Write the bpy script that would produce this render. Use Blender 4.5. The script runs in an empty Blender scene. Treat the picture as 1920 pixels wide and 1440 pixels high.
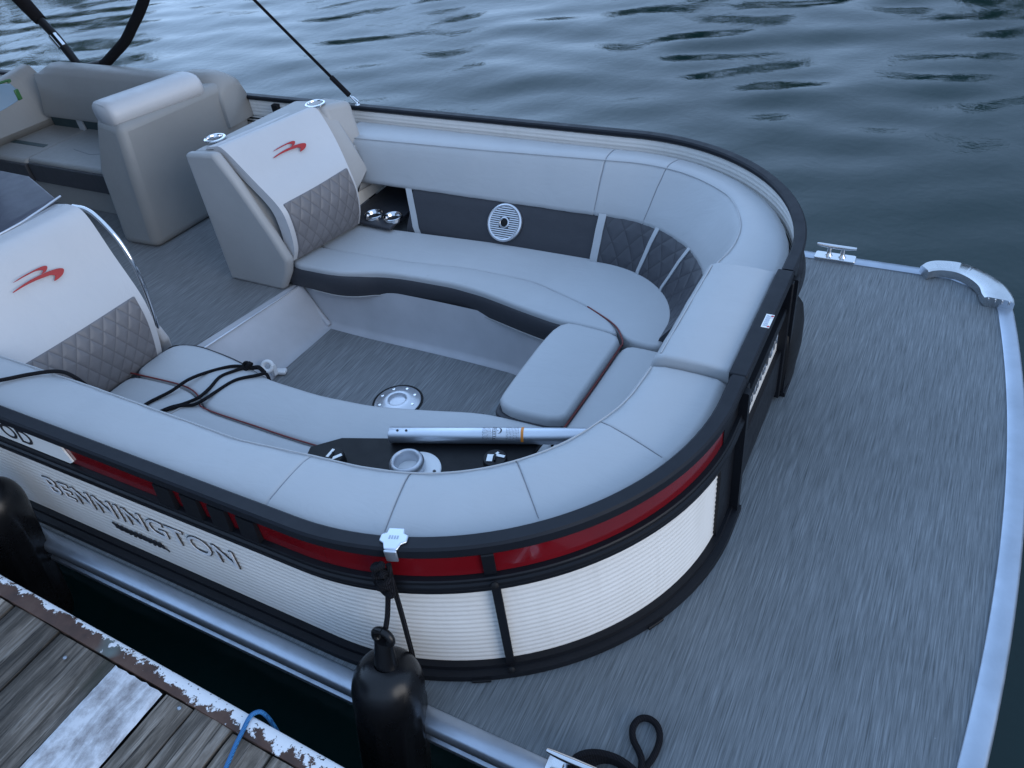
import bpy, bmesh, math, random
import numpy as np
from mathutils import Vector, Matrix
from mathutils.geometry import delaunay_2d_cdt

random.seed(7); rng = np.random.default_rng(7)
S = bpy.context.scene
COL = S.collection
R = math.radians

# ------------------------------------------------------------------ helpers
def tag(o, label=None, cat=None, group=None, kind=None):
    if label: o['label'] = label
    if cat: o['category'] = cat
    if group: o['group'] = group
    if kind: o['kind'] = kind
    return o

WORLD = {}
def put(o, parent=None):
    COL.objects.link(o)
    if parent is not None:
        o.parent = parent
        o.matrix_parent_inverse = WORLD.get(parent.name, Matrix.Identity(4)).inverted()
    return o

def thing(name, label, cat, loc=(0, 0, 0), group=None):
    o = bpy.data.objects.new(name, None); COL.objects.link(o)
    o.location = loc; o.empty_display_size = .1
    WORLD[o.name] = Matrix.Translation(loc)
    return tag(o, label, cat, group)

def bev(o, w, seg=2, ang=35):
    m = o.modifiers.new('bevel', 'BEVEL'); m.width = w; m.segments = seg
    m.limit_method = 'ANGLE'; m.angle_limit = R(ang); m.harden_normals = False
    return o

def mesh(name, verts, faces, mat, parent=None, smooth=True, bevel=0, seg=2, uvs=None, ang=40):
    me = bpy.data.meshes.new(name)
    me.from_pydata([tuple(v) for v in verts], [], [tuple(f) for f in faces])
    if uvs is not None:
        ul = me.uv_layers.new(name='UVMap')
        for l in me.loops: ul.data[l.index].uv = uvs[l.vertex_index]
    bm = bmesh.new(); bm.from_mesh(me); bmesh.ops.recalc_face_normals(bm, faces=bm.faces); bm.to_mesh(me); bm.free()
    me.materials.append(mat)
    if smooth:
        me.polygons.foreach_set('use_smooth', [True] * len(me.polygons))
        me.set_sharp_from_angle(angle=R(ang))
    o = bpy.data.objects.new(name, me); put(o, parent)
    if bevel: bev(o, bevel, seg)
    return o

class MB:
    """collects pieces that belong to ONE part"""
    def __init__(s): s.v = []; s.f = []
    def add(s, verts, faces):
        n = len(s.v); s.v += [tuple(v) for v in verts]; s.f += [tuple(i + n for i in f) for f in faces]; return s
    def box(s, c, size, rot=None):
        hx, hy, hz = [d / 2 for d in size]
        vs = [Vector((x * hx, y * hy, z * hz)) for x in (-1, 1) for y in (-1, 1) for z in (-1, 1)]
        if rot is not None: vs = [rot @ v for v in vs]
        vs = [v + Vector(c) for v in vs]
        return s.add(vs, [(0, 1, 3, 2), (4, 6, 7, 5), (0, 4, 5, 1), (2, 3, 7, 6), (0, 2, 6, 4), (1, 5, 7, 3)])
    def tube(s, pts, r, n=10, cap=True):
        pts = [Vector(p) for p in pts]; rr = r if hasattr(r, '__len__') else [r] * len(pts)
        t0 = (pts[1] - pts[0]).normalized(); up = Vector((0, 0, 1))
        if abs(t0.dot(up)) > .95: up = Vector((1, 0, 0))
        nrm = (up - t0 * up.dot(t0)).normalized(); base = len(s.v)
        for i, p in enumerate(pts):
            t = (pts[min(i + 1, len(pts) - 1)] - pts[max(i - 1, 0)])
            t = t.normalized() if t.length > 1e-9 else t0
            nrm = (nrm - t * nrm.dot(t)); nrm = nrm.normalized() if nrm.length > 1e-6 else t.orthogonal().normalized()
            b = t.cross(nrm)
            for k in range(n):
                a = 2 * math.pi * k / n
                s.v.append(tuple(p + (nrm * math.cos(a) + b * math.sin(a)) * rr[i]))
        for i in range(len(pts) - 1):
            for k in range(n):
                a = base + i * n + k; b2 = base + i * n + (k + 1) % n
                s.f.append((a, b2, b2 + n, a + n))
        if cap:
            s.f.append(tuple(base + k for k in range(n))[::-1]); s.f.append(tuple(base + (len(pts) - 1) * n + k for k in range(n)))
        return s
    def lathe(s, prof, n=32, M=None, capend=True):
        M = M or Matrix.Identity(4); base = len(s.v)
        for r, z in prof:
            for k in range(n):
                a = 2 * math.pi * k / n
                s.v.append(tuple(M @ Vector((r * math.cos(a), r * math.sin(a), z))))
        for i in range(len(prof) - 1):
            for k in range(n):
                a = base + i * n + k; b2 = base + i * n + (k + 1) % n
                s.f.append((a, b2, b2 + n, a + n))
        if capend:
            if prof[0][0] > 1e-6: s.f.append(tuple(base + k for k in range(n))[::-1])
            if prof[-1][0] > 1e-6: s.f.append(tuple(base + (len(prof) - 1) * n + k for k in range(n)))
        return s
    def prism(s, poly, z0, z1):
        n = len(poly); b = len(s.v)
        s.v += [(x, y, z0) for x, y in poly] + [(x, y, z1) for x, y in poly]
        s.f.append(tuple(range(b, b + n))[::-1]); s.f.append(tuple(range(b + n, b + 2 * n)))
        for i in range(n): j = (i + 1) % n; s.f.append((b + i, b + j, b + n + j, b + n + i))
        return s
    def build(s, name, mat, parent=None, **k): return mesh(name, s.v, s.f, mat, parent, **k)

def spline(pts, n=8, closed=False):
    P = [Vector(p) for p in pts]; out = []; N = len(P)
    rng_ = range(N if closed else N - 1)
    for i in rng_:
        p0 = P[(i - 1) % N] if (closed or i > 0) else P[0] * 2 - P[1]
        p1 = P[i]; p2 = P[(i + 1) % N]
        p3 = P[(i + 2) % N] if (closed or i + 2 < N) else P[-1] * 2 - P[-2]
        for k in range(n):
            t = k / n
            out.append(.5 * ((2 * p1) + (p2 - p0) * t + (2 * p0 - 5 * p1 + 4 * p2 - p3) * t * t + (3 * p1 - p0 - 3 * p2 + p3) * t ** 3))
    if not closed: out.append(P[-1])
    return out

def rope_tube(name, pts, r, mat, parent=None, n=10, sm=8):
    return MB().tube(spline(pts, sm), r, n).build(name, mat, parent)

def grid(name, P, mat, parent=None, cj=False, caps=False, bevel=0, ang=40, smooth=True):
    """P[i][j]: stations i, profile j (cj: profile closed). UV in metres: u along stations, v along profile"""
    ni = len(P); nj = len(P[0]); V = [p for row in P for p in row]; F = []
    u = [0.]; mid = nj // 2
    for i in range(1, ni): u.append(u[-1] + (Vector(P[i][mid]) - Vector(P[i - 1][mid])).length)
    v = [0.]
    for j in range(1, nj): v.append(v[-1] + (Vector(P[0][j]) - Vector(P[0][j - 1])).length)
    uv = [(u[i], v[j]) for i in range(ni) for j in range(nj)]
    for i in range(ni - 1):
        for j in range(nj if cj else nj - 1):
            a = i * nj + j; b = i * nj + (j + 1) % nj
            F.append((a, b, b + nj, a + nj))
    if caps:
        F.append(tuple(range(nj))[::-1]); F.append(tuple((ni - 1) * nj + j for j in range(nj)))
    return mesh(name, V, F, mat, parent, uvs=uv, bevel=bevel, ang=ang, smooth=smooth)

def text_mesh(name, body, mat, parent, M, size=.1, extrude=.002, sx=1, offset=0, space=1., bevel=0):
    cu = bpy.data.curves.new(name, 'FONT'); cu.body = body; cu.size = size; cu.extrude = extrude
    cu.align_x = 'CENTER'; cu.align_y = 'CENTER'; cu.offset = offset; cu.space_character = space; cu.resolution_u = 6
    cu.bevel_depth = bevel; cu.bevel_resolution = 1
    t = bpy.data.objects.new(name, cu); COL.objects.link(t)
    bpy.context.view_layer.update()
    me = bpy.data.meshes.new_from_object(t.evaluated_get(bpy.context.evaluated_depsgraph_get()))
    bpy.data.objects.remove(t); bpy.data.curves.remove(cu)
    me.transform(M @ Matrix.Diagonal((sx, 1, 1, 1))); me.name = name
    me.materials.clear(); me.materials.append(mat)
    o = bpy.data.objects.new(name, me)
    return put(o, parent)

def frame(o, ex, ey):
    ex = Vector(ex).normalized(); ey = Vector(ey); ey = (ey - ex * ey.dot(ex)).normalized(); ez = ex.cross(ey)
    M = Matrix((ex, ey, ez)).transposed().to_4x4(); M.translation = Vector(o); return M

def axis_frame(a, b):
    a = Vector(a); z = (Vector(b) - a).normalized(); x = z.orthogonal().normalized()
    M = Matrix((x, z.cross(x), z)).transposed().to_4x4(); M.translation = a; return M

# ------------------------------------------------------------------ materials
MATS = {}
class NT:
    def __init__(s, name):
        m = bpy.data.materials.new(name); m.use_nodes = True; s.m = m; s.t = m.node_tree; s.n = s.t.nodes; s.l = s.t.links
        s.b = s.n['Principled BSDF']; MATS[name] = m
    def node(s, ty, **k):
        n = s.n.new(ty)
        for a, v in k.items(): setattr(n, a, v)
        return n
    def link(s, a, b): s.l.new(a, b)
    def set(s, **k):
        for a, v in k.items():
            a = a.replace('_', ' ')
            s.b.inputs[a].default_value = (*v, 1) if isinstance(v, tuple) and len(v) == 3 else v
    def coord(s, kind='Object', scale=(1, 1, 1)):
        tc = s.node('ShaderNodeTexCoord'); mp = s.node('ShaderNodeMapping'); mp.inputs['Scale'].default_value = scale
        s.link(tc.outputs[kind], mp.inputs['Vector']); return mp.outputs['Vector']
    def noise(s, vec, scale, detail=4, rough=.5, dist=0):
        n = s.node('ShaderNodeTexNoise'); n.inputs['Scale'].default_value = scale; n.inputs['Detail'].default_value = detail
        n.inputs['Roughness'].default_value = rough; n.inputs['Distortion'].default_value = dist
        s.link(vec, n.inputs['Vector']); return n.outputs['Fac']
    def ramp(s, fac, stops):
        r = s.node('ShaderNodeValToRGB'); e = r.color_ramp.elements
        while len(e) < len(stops): e.new(.5)
        for k, (p, c) in enumerate(stops):
            e[k].position = p; e[k].color = (*c, 1) if hasattr(c, '__len__') else (c, c, c, 1)
        s.link(fac, r.inputs['Fac']); return r.outputs['Color']
    def mix(s, f, a, b, mode='MIX'):
        m = s.node('ShaderNodeMix', data_type='RGBA', blend_type=mode)
        for sock, v in ((m.inputs[0], f), (m.inputs[6], a), (m.inputs[7], b)):
            if hasattr(v, 'links'): s.link(v, sock)
            elif hasattr(v, '__len__'): sock.default_value = (*v, 1)
            else: sock.default_value = v
        return m.outputs[2]
    def math(s, op, a, b=0., c=0.):
        m = s.node('ShaderNodeMath', operation=op)
        for k, v in enumerate((a, b, c)):
            if hasattr(v, 'links'): s.link(v, m.inputs[k])
            else: m.inputs[k].default_value = v
        return m.outputs[0]
    def bump(s, h, strength=.3, dist=.01, prev=None):
        b = s.node('ShaderNodeBump'); b.inputs['Strength'].default_value = strength; b.inputs['Distance'].default_value = dist
        s.link(h, b.inputs['Height'])
        if prev is not None: s.link(prev, b.inputs['Normal'])
        s.link(b.outputs['Normal'], s.b.inputs['Normal']); return b.outputs['Normal']
    def color(s, c): s.link(c, s.b.inputs['Base Color'])
    def rough(s, c): s.link(c, s.b.inputs['Roughness'])

def plain(name, col, rough=.5, metal=0., var=.06, bump=0, scale=60, coat=0, spec=.5):
    t = NT(name); t.set(Roughness=rough, Metallic=metal, Specular_IOR_Level=spec)
    v = t.coord()
    n = t.noise(v, 5, 5, .6); lo = tuple(c * (1 - var) for c in col); hi = tuple(min(1, c * (1 + var)) for c in col)
    t.color(t.ramp(n, [(.3, lo), (.7, hi)]))
    n2 = t.noise(v, 18, 5, .65)
    t.rough(t.ramp(n2, [(.3, max(0, rough - .07)), (.75, min(1, rough + .09))]))
    if bump: t.bump(t.noise(v, scale, 3), bump, .002)
    if coat: t.set(Coat_Weight=coat)
    return t.m

def vinyl(name, col, rough=.42, stain=.05):
    t = NT(name); t.set(Roughness=rough, Specular_IOR_Level=.4)
    v = t.coord()
    big = t.noise(v, 2.2, 5, .6); fine = t.noise(v, 26, 6, .7)
    c = t.ramp(big, [(.25, tuple(x * (1 - stain) for x in col)), (.75, tuple(x * (1 + stain) for x in col))])
    c = t.mix(t.ramp(fine, [(.62, 0.), (.80, .16)]), c, tuple(x * .62 for x in col))
    t.color(c)
    t.rough(t.ramp(fine, [(.3, rough - .06), (.7, rough + .08)]))
    vo = t.node('ShaderNodeTexVoronoi'); vo.inputs['Scale'].default_value = 520; t.link(v, vo.inputs['Vector'])
    b1 = t.bump(vo.outputs['Distance'], .10, .001)
    wn = t.noise(t.coord('Object', (7, 16, 9)), 1, 4, .6, 1.2); b2 = t.bump(wn, .10, .02, b1)
    t.bump(t.noise(v, 2.6, 2, .5), .16, .05, b2)
    return t.m

def quilted(name, col, cell=.058, rough=.45):
    t = NT(name); t.set(Roughness=rough, Specular_IOR_Level=.4)
    uv = t.coord('UV'); sp = t.node('ShaderNodeSeparateXYZ'); t.link(uv, sp.inputs[0])
    k = 1 / cell
    a = t.math('MULTIPLY_ADD', sp.outputs[1], k * .62, t.math('MULTIPLY', sp.outputs[0], k))
    b = t.math('MULTIPLY_ADD', sp.outputs[1], -k * .62, t.math('MULTIPLY', sp.outputs[0], k))
    def tri(x): return t.math('ABSOLUTE', t.math('SUBTRACT', t.math('FRACT', x), .5))   # 0 mid .. .5 at seam
    m = t.math('MAXIMUM', tri(a), tri(b))
    seam = t.ramp(m, [(.455, 0.), (.497, 1.)])
    pil = t.math('SUBTRACT', 1.0, t.math('POWER', t.math('MULTIPLY', m, 2.), 3.))
    v = t.coord(); n = t.noise(v, 8, 5, .6)
    c = t.ramp(n, [(.25, tuple(x * .88 for x in col)), (.75, tuple(x * 1.1 for x in col))])
    t.color(t.mix(t.math('MULTIPLY', seam, .45), c, tuple(x * .35 for x in col)))
    b1 = t.bump(pil, .55, .006)
    t.bump(t.noise(v, 500, 2), .12, .001, b1)
    return t.m

def weave(name, c1, c2):
    """woven vinyl flooring: short streaks running across the boat"""
    t = NT(name); t.set(Roughness=.62, Specular_IOR_Level=.35)
    v1 = t.coord('Object', (330, 9, 1)); v2 = t.coord('Object', (170, 5, 1)); v3 = t.coord('Object', (1.3, 1.3, 1))
    f = t.noise(v1, 1, 3, .65); g = t.noise(v2, 1, 4, .6); h = t.noise(v3, 1, 5, .65)
    s = t.math('ADD', t.math('MULTIPLY', f, .58), t.math('MULTIPLY', g, .42))
    c = t.ramp(s, [(.30, c1), (.50, tuple((a * .5 + b * .5) for a, b in zip(c1, c2))), (.68, c2)])
    c = t.mix(t.ramp(h, [(.35, .26), (.65, 0.)]), c, tuple(x * .7 for x in c1))
    sp = t.noise(t.coord(), 34, 2, .5); c = t.mix(t.ramp(sp, [(.765, 0.), (.80, .4)]), c, (.42, .44, .47))
    t.color(c); t.bump(s, .35, .002)
    return t.m

vinyl_light = vinyl('vinyl_light_grey', (.395, .41, .425))
vinyl_logo = vinyl('vinyl_pale', (.47, .475, .49), .4)
vinyl_back = vinyl('vinyl_warm_grey', (.335, .335, .335), .48, .08)
vinyl_aft_shaded = vinyl('vinyl_shaded_grey', (.25, .25, .245), .48, .08)  # darker copy of the grey vinyl, stern shade put into its colour
vinyl_dark = vinyl('vinyl_charcoal', (.034, .036, .044), .55)
quilt_grey = quilted('quilt_grey', (.155, .150, .158))
quilt_dark = quilted('quilt_charcoal', (.048, .050, .060), .075)
piping_red = plain('piping_red', (.15, .018, .016), .5)
floor_bow = weave('woven_floor_bow', (.050, .060, .066), (.245, .275, .298))
floor_in = weave('woven_floor_inside', (.075, .08, .085), (.30, .31, .32))
mould = plain('moulded_grey_plastic', (.40, .405, .43), .5, var=.08, bump=.06, scale=220)
black_metal = plain('black_powder_coat', (.008, .009, .012), .42, spec=.22, var=.15, bump=.05, scale=500)
black_rail = plain('black_rail_top', (.009, .011, .016), .5, spec=.24, var=.12, bump=.05, scale=500)
black_plastic = plain('black_plastic', (.007, .0075, .009), .5, spec=.22, var=.1)
t = NT('white_panel'); t.set(Roughness=.4)
v = t.coord(); n = t.noise(t.coord('Object', (26, 26, 1.6)), 1, 5, .65); h = t.noise(v, 3.0, 5, .6); g = t.noise(v, 40, 4, .7)
c = t.ramp(h, [(.3, (.72, .70, .665)), (.7, (.78, .76, .73))])
c = t.mix(t.ramp(n, [(.52, 0.), (.80, .28)]), c, (.50, .48, .44)); c = t.mix(t.ramp(g, [(.70, 0.), (.78, .25)]), c, (.35, .33, .30))
t.color(c); white_paint = t.m
red_paint = plain('red_panel', (.16, .005, .009), .14, var=.12, coat=.4)
steel = plain('polished_steel', (.66, .67, .69), .14, 1., var=.05)
chrome = plain('chrome', (.78, .78, .79), .06, 1., var=.03)
cast_steel = plain('cast_polished_corner', (.60, .62, .64), .24, 1., var=.12)
silver = plain('silver_painted_casting', (.62, .64, .68), .34, .85, var=.06)
alu = plain('brushed_aluminium', (.60, .64, .70), .34, .9, var=.10, bump=.05, scale=160)
trim_alu = plain('deck_edge_aluminium', (.40, .455, .53), .40, .85, var=.12, bump=.05, scale=120)
alu_dull = plain('dull_aluminium', (.34, .37, .41), .42, .9, var=.18, bump=.06, scale=90)
white_plastic = plain('white_plastic', (.72, .73, .74), .4)
paper_white = plain('sticker_white', (.78, .79, .78), .5, var=.02)
ink_black = plain('ink_black', (.02, .02, .025), .5)
ink_blue = plain('ink_grey_blue', (.24, .29, .40), .5)
ink_red = plain('ink_red', (.45, .03, .03), .5)
ink_orange = plain('ink_orange', (.75, .25, .03), .5)
letter_m = plain('letter_silver', (.80, .81, .83), .25, .15)
logo_red = plain('logo_red_thread', (.33, .015, .015), .5, var=.15)
fender_rubber = plain('black_fender_vinyl', (.006, .0065, .008), .30, spec=.35, var=.25)
teal_dark = plain('dark_teal_vinyl', (.03, .055, .06), .5)

t = NT('black_rope'); t.set(Roughness=.9, Specular_IOR_Level=.15)
v = t.coord('Object', (1, 1, 1)); w = t.node('ShaderNodeTexWave'); w.inputs['Scale'].default_value = 90; w.inputs['Distortion'].default_value = 2
t.link(v, w.inputs['Vector']); t.color(t.ramp(w.outputs['Fac'], [(.2, (.004, .004, .005)), (.8, (.015, .015, .019))])); t.bump(w.outputs['Fac'], .6, .003)
black_rope = t.m
t = NT('blue_rope'); t.set(Roughness=.6)
v = t.coord(); w = t.node('ShaderNodeTexWave'); w.inputs['Scale'].default_value = 120; w.inputs['Distortion'].default_value = 3
t.link(v, w.inputs['Vector']); t.color(t.ramp(w.outputs['Fac'], [(.2, (.01, .09, .26)), (.8, (.03, .20, .46))])); t.bump(w.outputs['Fac'], .5, .003)
blue_rope = t.m

t = NT('sky_blue_screen'); t.set(Roughness=.06, Transmission_Weight=.35, IOR=1.6); t.color(t.ramp(t.noise(t.coord(), 3), [(.3, (.20, .30, .40)), (.7, (.26, .37, .47))])); glass_m = t.m  # blue base colour stands in for the sky reflected in the screen
green_edge = plain('green_edge', (.02, .085, .02), .35)
dash_dark = plain('dash_dark_vinyl', (.075, .078, .098), .38, var=.1, bump=.1, scale=300)
for nm in ('dash_dark_vinyl',): pass

# weathered dock wood
t = NT('weathered_boards'); t.set(Roughness=.82)
v1 = t.coord('Object', (42, 3.2, 42)); v2 = t.coord('Object', (6, 1.4, 6)); vc = t.coord()
g = t.noise(v1, 1, 6, .7, .6); b_ = t.noise(v2, 1, 5, .6, .4)
at = t.node('ShaderNodeAttribute'); at.attribute_name = 'board'
c = t.ramp(g, [(.24, (.014, .010, .008)), (.43, (.10, .080, .060)), (.56, (.225, .185, .15)), (.76, (.48, .43, .37))])
c = t.mix(t.ramp(b_, [(.33, .85), (.55, 0.)]), c, (.030, .026, .022))
crk = t.noise(t.coord('Object', (75, 2.0, 75)), 1, 5, .7, .5); c = t.mix(t.ramp(crk, [(.56, 0.), (.64, .9)]), c, (.012, .009, .007))
wet = t.noise(t.coord('Object', (5, 3, 5)), 1, 4, .6); c = t.mix(t.ramp(wet, [(.52, 0.), (.68, .6)]), c, (.035, .028, .022))
c = t.mix(1., c, t.ramp(at.outputs['Fac'], [(0., .50), (1., 1.35)]), 'MULTIPLY')
moss = t.noise(vc, 4.3, 5, .65); c = t.mix(t.ramp(moss, [(.60, 0.), (.74, .45)]), c, (.035, .04, .018))
t.color(c); t.bump(g, .9, .006)
wood = t.m
t = NT('flaking_white_board'); t.set(Roughness=.75)
v1 = t.coord('Object', (22, 5, 22)); g = t.noise(v1, 1, 6, .72, .5); v2 = t.coord(); h = t.noise(v2, 15, 6, .75)
s = t.math('ADD', t.math('MULTIPLY', g, .55), t.math('MULTIPLY', h, .45))
c = t.ramp(s, [(.32, (.13, .115, .11)), (.44, (.34, .325, .33)), (.55, (.60, .60, .62)), (.7, (.70, .70, .72))])
t.color(c); t.bump(s, .5, .004); white_board = t.m
# flaking white paint over rust on the dock edge (v = distance from the outer edge)
t = NT('flaking_rusty_edge'); t.set(Roughness=.7)
uv = t.coord('UV'); sp = t.node('ShaderNodeSeparateXYZ'); t.link(uv, sp.inputs[0])
vo = t.coord(); n1 = t.noise(vo, 17, 7, .72); n2 = t.noise(vo, 5, 4, .6); n3 = t.noise(vo, 9, 5, .6)
thr = t.math('MULTIPLY_ADD', n1, .16, t.math('MULTIPLY_ADD', n2, .055, t.math('MULTIPLY_ADD', sp.outputs[0], .022, -.060)))
white = t.ramp(t.math('SUBTRACT', thr, sp.outputs[1]), [(0.0, 0.), (.0025, 1.)])
rust = t.ramp(n3, [(.3, (.030, .016, .012)), (.5, (.075, .036, .024)), (.7, (.11, .062, .042))])
rust = t.mix(t.ramp(t.noise(vo, 3.1, 3, .5), [(.60, 0.), (.64, .85)]), rust, (.15, .20, .19))
speck = t.ramp(t.noise(vo, 60, 3, .6), [(.70, 0.), (.73, .9)])
rust = t.mix(speck, rust, (.55, .55, .56))
spot = t.ramp(t.noise(vo, 110, 2, .5), [(.29, 1.), (.33, 0.)])
wht = t.mix(spot, (.74, .75, .77), (.06, .05, .05))
t.color(t.mix(white, rust, wht)); t.bump(t.math('ADD', t.math('MULTIPLY', white, 1.), t.math('MULTIPLY', n1, .3)), .6, .002)
rusty_edge = t.m

# water
t = NT('lake_water'); t.set(Roughness=.04, IOR=1.333, Specular_IOR_Level=.5)
v = t.coord(); n = t.noise(v, .35, 3, .5)
t.color(t.ramp(n, [(.3, (.003, .017, .017)), (.7, (.006, .024, .024))]))
m1 = t.coord('Object', (1, 1, 1)); r1 = t.noise(m1, 6.5, 5, .62, .3)
t.bump(r1, .075, .05)
water_m = t.m
t = NT('far_foliage'); t.set(Roughness=.8); v = t.coord(); t.color(t.ramp(t.noise(v, .25, 4, .6), [(.3, (.018, .024, .006)), (.7, (.075, .080, .018))])); leaf_m = t.m

# ------------------------------------------------------------------ boat outline (fence line), x forward, y to port, z up from the deck
BH, RX, RY, NN = 1.212, .867, .819, 1.96
def build_outline():
    pts = []
    for x in np.linspace(-6.4, -RX, 34)[:-1]: pts.append((x, -BH))
    for a in np.linspace(0, math.pi / 2, 41):
        pts.append((-RX + RX * math.sin(a) ** (2 / NN), -(BH - RY) - RY * math.cos(a) ** (2 / NN)))
    for y in np.linspace(-(BH - RY), BH - RY, 13)[1:-1]: pts.append((0., y))
    for a in np.linspace(math.pi / 2, 0, 41):
        pts.append((-RX + RX * math.sin(a) ** (2 / NN), (BH - RY) + RY * math.cos(a) ** (2 / NN)))
    for x in np.linspace(-RX, -6.4, 34)[1:]: pts.append((x, BH))
    P = np.array(pts)
    # even out
    d = np.r_[0, np.cumsum(np.linalg.norm(np.diff(P, axis=0), axis=1))]
    return P, d
OP, OD = build_outline()
OLEN = OD[-1]
def opos(s): return np.array([np.interp(s, OD, OP[:, 0]), np.interp(s, OD, OP[:, 1])])
def onrm(s):
    t_ = opos(min(s + .03, OLEN)) - opos(max(s - .03, 0)); t_ /= np.linalg.norm(t_)
    return np.array([t_[1], -t_[0]])        # outward
def opt(s, d, z):
    p = opos(s) - onrm(s) * d; return (p[0], p[1], z)
def s_at(x, y, d=0.):
    ss = np.linspace(0, OLEN, 3001); q = np.array([opos(s) - onrm(s) * d for s in ss])
    return ss[np.argmin(((q - np.array([x, y])) ** 2).sum(1))]
def stations(s0, s1, step=.035):
    n = max(2, int(abs(s1 - s0) / step)); return list(np.linspace(s0, s1, n + 1))
SC = OLEN / 2
S_GN, S_GF = SC - .285, SC + .285       # gate joints

def sweep(name, s0, s1, prof, mat, parent=None, step=.035, closed=True, ss=None, fn=None, ang=40):
    ss = ss or stations(s0, s1, step); P = []
    for s in ss:
        pr = fn(s) if fn else prof
        P.append([opt(s, d, z) for d, z in pr])
    return grid(name, P, mat, parent, cj=closed, caps=closed, ang=ang)

def rbox(d0, d1, z0, z1, r=.006):
    return [(d0 + r, z0), (d1 - r, z0), (d1, z0 + r), (d1, z1 - r), (d1 - r, z1), (d0 + r, z1), (d0, z1 - r), (d0, z0 + r)]

# ================================================================== BOAT
boat = thing('pontoon_boat', 'grey and white pontoon boat with red stripe moored beside the wooden dock', 'boat', (0, 0, 0))

# ---- deck
DX0 = .735
def arc_x(y, off=0.): return DX0 - .0668 * y * y + off
def deck_outline(inset):
    hy = 1.250 - inset; pts = []
    xc = arc_x(0)
    for y in np.linspace(-hy, hy, 41):
        # rounded corners
        e = max(0, abs(y) - (hy - .16)); drop = .16 - math.sqrt(max(0, .16 ** 2 - e * e))
        pts.append((arc_x(y) - inset - drop, y))
    return pts
front = deck_outline(0)
poly = [(-.95, -1.25)] + front + [(-.95, 1.25)]
mb = MB()
mb.prism(poly, -.03, 0.)
mb.prism([(-6.4, -1.25), (-2.42, -1.25), (-2.27, 1.25), (-6.4, 1.25)], -.03, 0.)
for sg in (-1, 1):
    y0, y1 = sorted((sg * .62, sg * 1.25))
    x0 = -2.38 if sg < 0 else -2.31
    mb.prism([(x0, y0), (-.952, y0), (-.952, y1), (x0, y1)], -.032, -.002)
deck = mb.build('deck', floor_bow, boat, smooth=False)
hf = MB().prism([(-6.4, -1.2), (-2.435, -1.2), (-2.405, -.25), (-2.292, .26), (-2.22, 1.2), (-6.4, 1.2)], .0005, .003).build('helm_floor', floor_in, boat, smooth=False)
# edge trim round the deck
def trim_path():
    pts = [(x, -1.25) for x in np.linspace(-6.4, .45, 40)]
    f = deck_outline(0); f = [q for q in f if q[0] > .46]
    pts += f + [(x, 1.25) for x in np.linspace(.45, -6.4, 40)]
    return pts
TP = trim_path()
prof = [(-.002, -.012), (-.002, .004), (.002, .007), (.046, .007), (.054, .001), (.058, -.012), (.057, -.026), (.046, -.034), (.038, -.040), (.038, -.055), (.042, -.060), (.054, -.064), (.057, -.072), (.054, -.082), (.042, -.086), (.0, -.086)]
P = []
for i, q in enumerate(TP):
    a = np.array(TP[max(i - 1, 0)]); b = np.array(TP[min(i + 1, len(TP) - 1)]); tt = (b - a) / np.linalg.norm(b - a); n_ = np.array([tt[1], -tt[0]])
    P.append([(q[0] + n_[0] * o_, q[1] + n_[1] * o_, z) for o_, z in prof])
grid('edge_trim', P, trim_alu, deck, cj=True, caps=True, ang=50)
# corner caps (cast aluminium)
for sg in (-1, 1):
    outer = [(.352, 1.262), (.372, 1.300), (.414, 1.325), (.494, 1.333), (.575, 1.300), (.657, 1.222), (.697, 1.142), (.706, 1.085)]
    inner = [(.386, 1.215), (.405, 1.232), (.44, 1.246), (.49, 1.244), (.54, 1.212), (.575, 1.165), (.588, 1.118), (.60, 1.09)]
    outer = [(x, y * sg) for x, y in outer]; inner = [(x, y * sg) for x, y in inner]
    outer = [(q.x, q.y) for q in spline([(x, y, 0) for x, y in outer], 5)]; inner = [(q.x, q.y) for q in spline([(x, y, 0) for x, y in inner], 5)]
    P = []
    for (ox, oy), (ix, iy) in zip(outer, inner):
        P.append([(ix, iy, .008), (ix + .001, iy + .001 * sg, .040), (ix + (ox - ix) * .12, iy + (oy - iy) * .12, .046), (ix + (ox - ix) * .85, iy + (oy - iy) * .85, .044), (ox, oy, .034), (ox, oy, -.06)])
    P2 = []
    for k in range(len(P) - 1):
        for j in range(4): P2.append([tuple(np.array(a) * (1 - j / 4) + np.array(b) * j / 4) for a, b in zip(P[k], P[k + 1])])
    P2.append(P[-1])
    cap = grid('corner_cap', P2, cast_steel, deck, cj=True, caps=True, ang=35)
    rb = MB()
    for k in range(4):
        f_ = (k + .6) / 4.4; x = .60 + (.706 - .60) * f_; y = (1.09 - .005 * f_) * sg
        rb.box((x, y + .004 * sg, .034), (.006, .020, .020))
    rb.build('cap_rib', cast_steel, deck, bevel=.002)
# cleats
def make_cleat(x, y, ang=0.):
    M = Matrix.Translation((x, y, .008)) @ Matrix.Rotation(ang, 4, 'Z')
    b = MB(); pl = [(-.085, -.022), (-.078, -.028), (.078, -.028), (.085, -.022), (.085, .022), (.078, .028), (-.078, .028), (-.085, .022)]
    b.prism([(p_[0], p_[1]) for p_ in pl], 0, .008)
    for k in range(0, len(b.v)): b.v[k] = tuple(M @ Vector(b.v[k]))
    base = b.build('cleat', steel, boat, bevel=.002)
    h = MB()
    for dx in (-.028, .028):
        h.lathe([(.017, .008), (.010, .018), (.0085, .05)], 16, M @ Matrix.Translation((dx, 0, 0)))
    pts = [M @ Vector((xx, 0, .054 + .004 * (abs(xx) / .08) ** 2)) for xx in np.linspace(-.082, .082, 13)]
    h.tube(pts, [.004 + .006 * math.sqrt(max(0, 1 - (abs(k - 6) / 6.3) ** 2)) for k in range(13)], 12)
    h.build('horn', steel, base)
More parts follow.
